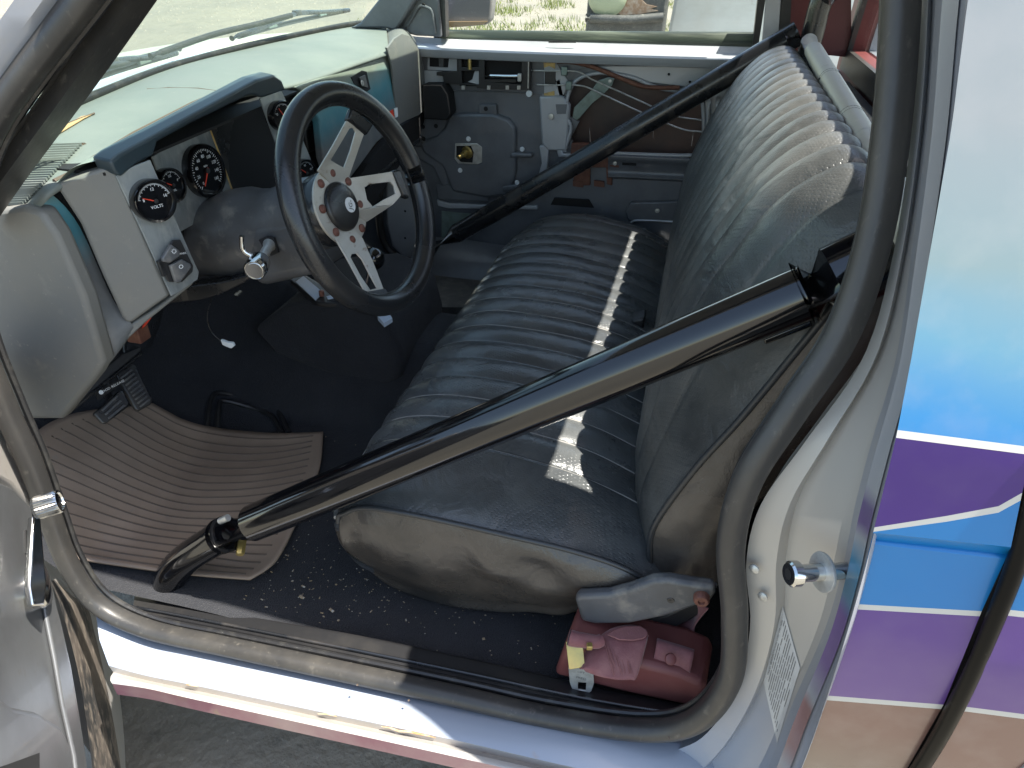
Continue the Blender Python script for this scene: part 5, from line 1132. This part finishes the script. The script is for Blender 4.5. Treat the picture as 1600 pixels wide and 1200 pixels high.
# rear edge of the door beside the seat
dpl('rear_pressing', [(1100, 196), (1140, 205), (1160, 215), (1130, 260), (1100, 262), (1096, 240)], .02, 'door_light', .012, bevel=.004)
for x in (1108, 1122): tube('rib', [dp(x, 150, .014), dp(x - 2, 205, .016)], .006, M['door_light'], pdr, samples=6, n=8)
for x, y in ((915, 90), (964, 96), (1078, 128), (1045, 116)):
    lathe('hole', dp(x, y, .014), (0, -1, 0), [(.0035, 0), (.003, .0008), (0, .0008)], M['void'], pdr, n=12)
lathe('door_knob', dp(1148, 126, .05), (0, -1, 0), [(.016, -.03), (.017, 0), (.012, .008), (0, .010)], M['black_gloss'], pdr, n=20)
# speckled pale drips inside
for pts in (((1021, 200), (1020, 215)), ((1083, 208), (1080, 228)), ((921, 200), (922, 222))): tube('drip', [dp(x, y, -.066) for x, y in pts], .0010, M['column'], pdr, samples=6, n=5)
# lower front corner of the door and its seal, seen through the steering wheel
tube('door_edge_seal', [dp(x, y, .02) for x, y in ((604, 236), (596, 280), (592, 330), (597, 370), (612, 395), (640, 410), (690, 418))], .012, M['seal'], pdr, samples=40, n=12)
dpl('front_corner', [(612, 240), (636, 236), (650, 240), (652, 405), (630, 402), (612, 385), (603, 350), (603, 290)], .03, 'door_light', .016, bevel=.008, label='pale lower front corner of the door shell')
for x, y in ((633, 372), (633, 330)): lathe('hole', dp(x, y, .017), (0, -1, 0), [(.004, 0), (.0035, .001), (0, .001)], M['void'], pdr, n=10)
dpl('lower_strip', [(690, 330), (740, 335), (760, 350), (690, 385)], .004, 'zinc_green', .012)
# sail panel and far pillar
fpil = [at(x, y, y=2.10) for x, y in ((546, 44), (562, 36), (600, -12), (612, -30), (660, -30), (648, 0), (622, 42), (616, 48), (600, 44))]
plate('far_pillar', fpil, (0, .05, 0), M['door_metal'], cab, bevel=.006, label='dark far windscreen pillar')
dpl('sail_panel', [(622, 42), (660, -20), (684, -20), (690, 58), (650, 56), (626, 50)], .02, 'door_metal', .01, bevel=.006)
tube('sail_ridge', [dp(x, y, .014) for x, y in ((634, 44), (645, 26), (656, 10), (668, 12), (675, 20), (680, 52))], .004, M['door_metal'], pdr, samples=30, n=8)
lathe('screw', dp(662, 8, .014), (0, -1, 0), [(.006, 0), (.005, .003), (0, .003)], M['void'], pdr, n=12)
# mirror outside the glass
mr = [at(x, y, y=2.36) for x, y in ((694, -60), (764, -60), (770, -40), (769, 10), (766, 32), (758, 39), (725, 42), (694, 44))]
M['mirror_grey'] = mat('mirror_grey_plastic', (.17, .165, .16), .6, var=[(60, .6, .75, (.3, .29, .28))])
mi = plate('wing_mirror', mr, (0, .05, 0), M['mirror_grey'], pdr, bevel=.008, label='grey wing mirror housing seen through the glass')
plate('mirror_lip', [at(x, y, y=2.352) for x, y in ((700, 34), (762, 33), (755, 38), (725, 41), (700, 43))], (0, .006, 0), M['foam'], mi)
tube('mirror_arm', [at(692, 30, y=2.37), at(684, 50, y=2.26), at(684, 60, y=2.18)], .012, M['black'], mi, samples=8)
# far rear pillar
for nm, px, m_ in (('pillar_strip', ((1200, -30), (1224, -30), (1215, 70), (1190, 80)), 'door_light'), ('pillar_rubber', ((1222, -30), (1238, -30), (1234, 60), (1214, 80)), 'black'), ('red_pillar_trim', ((1236, -30), (1330, -30), (1330, 90), (1232, 80)), 'red_trim')):
    plate(nm, [at(x, y, y=2.13 if 'red' not in nm else 2.16) for x, y in px], (0, .03, 0), M[m_], cab)
plate('far_body_side', [V((-.9, 2.26, .35)), V((.42, 2.26, .35)), V((.42, 2.26, 1.15)), V((-.9, 2.26, 1.15))], (0, .02, 0), M['silver'], cab)

# ================================================================ DRIVER DOOR (open, lower left)
ndr = thing('driver_door', 'open driver door with bare grey inner panel and bright window crank', 'door', (-.876, .6, .42))
P0, DN = V((-.876, .606, .45)), V((.77, .64, 0)).normalized()
def nd(x, y, off=0): return atp(x, y, P0 + DN * off, DN)
def ndp(name, px, th, m_, off=0, par=None, bevel=0, holes=(), label=None):
    return plate(name, [nd(x, y, off) for x, y in px], DN * -th, M[m_], par or ndr, [[nd(x, y, off) for x, y in h] for h in holes], bevel=bevel, label=label)
M['door_trim'] = mat('bare_door_trim_metal', (.12, .125, .13), .36, .3, var=[(6, .45, .75, (.08, .08, .085)), (60, .6, .8, (.14, .13, .12))], coat=.1, bump=(7, .35, .004), rvar=.1)
M['dirt'] = mat('dirty_black_metal', (.02, .02, .021), .7, 0, var=[(9, .42, .6, (.13, .105, .085)), (40, .5, .7, (.25, .21, .17))])
# outer skin as a curved sheet, from the hem to well beyond the frame
hem = [(92, 905), (118, 925), (146, 946), (160, 985), (176, 1040), (192, 1110), (208, 1180), (222, 1260)]
h_ = [nd(x, y, -.075) for x, y in hem]
h2 = [nd(x, y, -.060) for x, y in ((84, 905), (112, 930), (136, 948), (147, 985), (160, 1040), (174, 1110), (186, 1180), (196, 1260))]
loft('outer_skin', [h2, [lerp(a, b, .5) + DN * .004 for a, b in zip(h2, h_)], h_, [p + DN * -.02 + V((0, 0, .03)) for p in h_], [p + DN * -.04 + V((0, 0, .3)) for p in h_]], M['silver_jamb'], ndr, nv=40, nu=16, label='folded lower hem of the door skin')
ledge = [nd(x, y, -.03) for x, y in ((78, 905), (88, 930), (95, 950), (110, 1000), (124, 1060), (134, 1120), (142, 1180), (150, 1260))]
loft('bottom_ledge', [ledge, [lerp(a, b, .5) + V((0, 0, -.004)) for a, b in zip(ledge, h2)], h2], M['dirt'], ndr, nv=40, nu=8, label='black bottom ledge caked with dirt')
inner = [(-200, 745), (-40, 745), (0, 752), (20, 762), (48, 790), (60, 840), (78, 905), (96, 970), (112, 1040), (124, 1110), (135, 1180), (150, 1300), (-200, 1500)]
ndp('inner_panel', inner, .012, 'door_trim', 0, bevel=.005, label='bare grey inner door panel')
ndp('pressed_edge', [(80, 905), (92, 960), (108, 1035), (120, 1105), (131, 1180), (140, 1260), (128, 1260), (118, 1180), (100, 1100), (88, 1030), (74, 960), (66, 915)], .006, 'door_trim', .006, bevel=.003)
ndp('pressed_boss', [(-60, 1110), (0, 1085), (22, 1100), (60, 1108), (95, 1130), (112, 1160), (120, 1210), (120, 1300), (-60, 1300)], .02, 'door_trim', .022, bevel=.012)
ndp('opening', [(-20, 1205), (10, 1195), (62, 1176), (62, 1230), (0, 1240)], .004, 'void', .0235)
ndp('crank_slot', [(40, 828), (46, 830), (45, 868), (41, 864)], .003, 'void', .002)
# top shoulder and grey hinge side trim
ndp('shoulder', [(-200, 640), (-20, 600), (0, 640), (14, 700), (40, 745), (62, 775), (60, 800), (44, 786), (20, 760), (0, 750), (-200, 742)], .02, 'silver_jamb', -.01, bevel=.008)
ndp('hinge_side_trim', [(-200, 400), (-20, 560), (0, 600), (20, 650), (44, 715), (56, 745), (40, 742), (14, 700), (0, 650), (-200, 560)], .02, 'seal', -.03, bevel=.006)
# crank
ck_ = lathe('crank_hub', nd(50, 918, .0), DN, [(.030, 0), (.031, .010), (.028, .016), (.020, .018), (0, .02)], M['chrome'], ndr, n=36, label='bright window crank hub')
ca0, ca1 = nd(60, 926, .022), nd(58, 806, .034)
ad = (ca1 - ca0); CN = (DN + (CP - ca0).normalized() * .9).normalized(); wv = CN.cross(ad).normalized()
plate('crank_arm', [ca0 - wv * .009 - ad.normalized() * .016, ca0 + wv * .009 - ad.normalized() * .016, ca0 + wv * .0125 + ad * .1, ca1 + wv * .006, ca1 - wv * .006, ca0 - wv * .0125 + ad * .1], -CN * .010, M['chrome'], ck_, bevel=.003)
kn = nd(60, 793, .04); kx = (DN + V((.25, .1, .15))).normalized()
ka, kb = frame_of(kx); rows = []
for h, r in ((-.004, .0135), (.0, .0155), (.022, .0155), (.026, .0145), (.0262, .012), (.024, .011), (.0245, 0.0001)):
    rows.append([kn + kx * h + (ka * math.cos(q) + kb * math.sin(q)) * (r - (.0009 if (i % 2 and r > .0146) else 0)) for i, q in enumerate([k * 2 * math.pi / 56 for k in range(56)])])
vs, fs = grid(rows, closed_v=True); raw('crank_knob', vs, fs, M['chrome'], ck_, angle=20, label='knurled chrome crank knob')
lathe('drain_nut', nd(143, 1093, -.05), (.3, -.3, 1), [(.005, 0), (.005, .004), (0, .005)], M['rust_bolt'], ndr, n=10)

# ================================================================ SEAT BELT, STRIKER, LABEL
bt = thing('seat_belt_retractor', 'faded red plastic seat belt cover on the floor behind the sill', 'seat belt cover', (.06, .72, .46))
def bp(x, y, yy): return at(x, y, y=yy)
zt = .545
front = [at(x, y, y=.652) for x, y in ((863, 1052), (876, 1030), (905, 1030), (1000, 1044), (1098, 1070), (1106, 1040))]
ct = [at(x, y, z=.53) for x, y in ((884, 1000), (990, 995), (1060, 1015), (1104, 1032), (1097, 1068), (1000, 1038), (905, 1040), (866, 1052))]
tops = [at(x, y, z=.530) for x, y in ((882, 1004), (930, 988), (1010, 1000), (1104, 1034), (1096, 1062), (1002, 1036), (905, 1022), (870, 1044))]
fr = [at(x, y, y=.655) for x, y in ((864, 1054), (872, 1036), (900, 1022), (1003, 1037), (1096, 1070), (1090, 1108), (1060, 1104), (1000, 1088), (930, 1072), (896, 1062))]
b1_ = [at(x, y, y=.665) for x, y in ((864, 1056), (884, 1004), (915, 1010), (1003, 1038), (1060, 1052), (1098, 1068), (1102, 1080), (1092, 1110), (1040, 1098), (985, 1086), (930, 1072), (890, 1062))]
plate('cover', b1_, (.01, .085, .004), M['red_plastic'], bt, bevel=.010, label='rust red moulded cover')
tp_ = [at(x, y, z=.548) for x, y in ((1004, 1036), (1022, 998), (1075, 1012), (1104, 1036), (1098, 1064), (1050, 1052))]
plate('top_step', tp_, (0, 0, -.03), M['red_plastic'], bt, bevel=.005)
rl = [at(x, y, z=.565) for x, y in ((1020, 1028), (1024, 1012), (1030, 1000), (1080, 1016), (1082, 1030), (1078, 1050), (1050, 1040))]
rows = []
A1, A2 = at(1020, 1036, z=.552), at(1078, 1052, z=.552); B1_, B2_ = at(1026, 1000, z=.556), at(1083, 1018, z=.556)
for k in range(9):
    u = k / 8; rows.append([lerp(lerp(A1, B1_, u), lerp(A2, B2_, u), j / 4) + V((0, 0, .022 * math.sin(math.pi * u) ** .7)) for j in range(5)])
loft('belt_roll', rows, M['red_web'], bt, nu=24, nv=12, thick=.003, label='red webbing roll over the reel')
lathe('cover_button', at(1048, 1030, z=.576), (.2, -.7, .7), [(.0085, -.002), (.008, .002), (.006, .003), (0, .0032)], M['red_plastic'], bt, n=20)
lathe('anchor_bolt', at(1019, 998, z=.55), (0, -.5, 1), [(.006, 0), (.005, .004), (0, .005)], M['brass'], bt, n=10)
wbk = [[at(x, y, z=.49) + V((0, 0, z_)) for x, y, z_ in ((1028, 990, .03), (1060, 975, .03), (1092, 962, .06))], [at(x, y, z=.49) + V((0, 0, z_)) for x, y, z_ in ((1080, 1012, .03), (1086, 1000, .04), (1088, 975, .06))]]
sb = thing('seat_belt_tongue', 'loose folded red belt webbing with a steel buckle tongue lying on the cover', 'seat belt', at(940, 1020, z=.56))
# wide folded webbing
W1 = [at(x, y, z=z_) for x, y, z_ in ((905, 1045, .556), (912, 1022, .562), (930, 1000, .572), (955, 982, .585), (985, 976, .588), (1008, 982, .586), (1012, 992, .582))]
W2 = [at(x, y, z=z_) for x, y, z_ in ((915, 1050, .556), (940, 1058, .560), (965, 1062, .562), (985, 1062, .562), (994, 1060, .562), (1004, 1030, .572), (1012, 998, .580))]
mk = [lerp(a, b, .5) + V((0, -.003, .008)) for a, b in zip(W1, W2)]
loft('folded_webbing', [W1, mk, W2], M['red_web'], sb, nu=16, nv=40, thick=.0022, label='wide fold of red webbing')
# rounded upper lobe standing up
lob = [at(x, y, z=.592) for x, y in ((948, 992), (958, 984), (975, 978), (1000, 977), (1010, 983), (1013, 991), (1006, 998), (990, 1001), (968, 1000))]
plate('webbing_loop', lob, (0, 0.004, -.006), M['red_pale'], sb, bevel=.002, label='pale worn loop of webbing')
# frayed scratches
rq = random.Random(8)
for i in range(16):
    x = rq.uniform(944, 976); y0 = rq.uniform(1002, 1012); p = [at(x, y0, z=.581), at(x + 6, lerp(y0, 1052, .5), z=.577), at(x + 12, rq.uniform(1045, 1056), z=.568)]
    tube('fray', p, .0007, M['red_pale'], sb, samples=8, n=5)
rollp = [at(x, y, z=.585) for x, y in ((889, 996), (900, 999), (915, 1001), (932, 1003), (940, 1000))]
tube('rolled_edge', rollp, lambda t: .012 - .003 * t, M['red_web'], sb, samples=20, n=18, label='rolled red webbing end')
tn0 = [at(x, y, z=z_) for x, y, z_ in ((884, 1002, .580), (911, 1012, .580), (914, 1042, .560), (889, 1046, .560))]
plate('brass_shank', tn0, V((0, .001, -.0022)), M['brass'], sb, bevel=.0006)
tng = [at(x, y, y=.652) for x, y in ((888, 1044), (914, 1041), (927, 1052), (928, 1068), (924, 1080), (914, 1088), (904, 1089), (895, 1080), (890, 1066))]
hole_ = [at(x, y, y=.652) for x, y in ((903, 1066), (916, 1067), (915, 1080), (903, 1078))]
tg = plate('tongue', tng, (0, .0025, .0005), M['steel'], sb, [hole_], bevel=.0006, label='stamped steel buckle tongue')
for y, s in ((1051, 'LIFT'), (1060, 'PRESS')): text('stamp', s, at(908, y, y=.6512), X, Z, .006, M['decal_ink'], tg)
box('slider', at(921, 1010, z=.592), V((.008, .002, 0)), V((-.002, .008, 0)), V((0, 0, .008)), M['brass'], sb, .001)
# web running up behind the seat
rows = [[at(1030, 990, z=.53), at(1055, 975, z=.54), at(1085, 965, z=.57), at(1088, 940, z=.62)], [at(1078, 1008, z=.54), at(1084, 990, z=.55), at(1088, 975, z=.58), at(1108, 950, z=.63)]]
loft('belt_strap', rows, M['red_web'], bt, nu=6, nv=20, thick=.002)
# striker
sk2 = at(1232, 897, y=.520); _d = (sk2 - CP).dot(V((RX[2], RY[2], RZ[2]))); sd = V((RX[0], RY[0], RZ[0])) * (76 / F * _d) + V((.008, .012, -.006)); sL = sd.length
stv = thing('door_striker', 'shiny steel striker bolt with a washer on the door jamb', 'striker', sk2)
lathe('bolt', sk2, sd, [(.0105, 0), (.0125, .002), (.0125, .010), (.0085, .011), (.0085, sL + .02)], M['chrome'], stv, n=24)
lathe('bolt_head_socket', sk2 - sd.normalized() * .0006, sd, [(.0055, 0), (.005, .0005), (0, .0005)], M['void'], stv, n=12)
lathe('washer', sk2 + sd * .60, sd, [(.0085, 0), (.0195, .0), (.020, .0015), (.0195, .003), (.0085, .003)], M['steel'], stv, n=36)
# certification label, on the jamb surface
jm = next(o for o in cab.children if o.name.startswith('door_jamb')); bmj = bmesh.new(); bmj.from_mesh(jm.data); JB = BVHTree.FromBMesh(bmj); joff = V(cab.location)
def onj(x, y, h=.0015):
    d = ray(x, y).normalized(); hit = JB.ray_cast(CP - joff, d)
    return (hit[0] + joff - d * h * 1.5) if hit[0] else atf(x, y, ys)
dl = thing('certification_label', 'white paper manufacturer label with tiny print stuck on the door jamb', 'label', onj(1222, 1050))
DQ = [(1222, 947), (1228, 952), (1249, 1040), (1247, 1056), (1216, 1160), (1212, 1157), (1193, 1070), (1195, 1062)]
TLc, TRc, BRc, BLc = (1223, 947), (1250, 1044), (1214, 1161), (1193, 1065)
NU = 12
def dq(u, v): # u along the long edge TL->... v across
    a = (lerp(TLc[0], BLc[0], u), lerp(TLc[1], BLc[1], u)); b = (lerp(TRc[0], BRc[0], u), lerp(TRc[1], BRc[1], u)); return lerp(a[0], b[0], v), lerp(a[1], b[1], v)
rows = [[onj(*dq(i / NU, j / NU)) for j in range(NU + 1)] for i in range(NU + 1)]
loft('paper', rows, M['decal'], dl)
def lab(u, v, h=.0022): return onj(*dq(u, v), h)
for k in range(11):
    v = .16 + k * .072; u0 = .06; 
    while u0 < .92:
        u1 = min(.94, u0 + rq.uniform(.05, .25)); a, b = lab(u0, v), lab(u1, v)
        if rq.random() < .86:
            wdt = (lab(u0, v + .02) - a); plate('print_line', [a, b, b + wdt * .9, a + wdt * .9], V((0, -.0001, 0)), M['decal_ink'], dl)
        u0 = u1 + .02
text('lettering', 'MFD BY GENERAL MOTORS CORPORATION', (lab(.5, .075)), lab(.1, .075) - lab(.9, .075), lab(.5, 0) - lab(.5, .3), .0052, M['decal_ink'], dl)
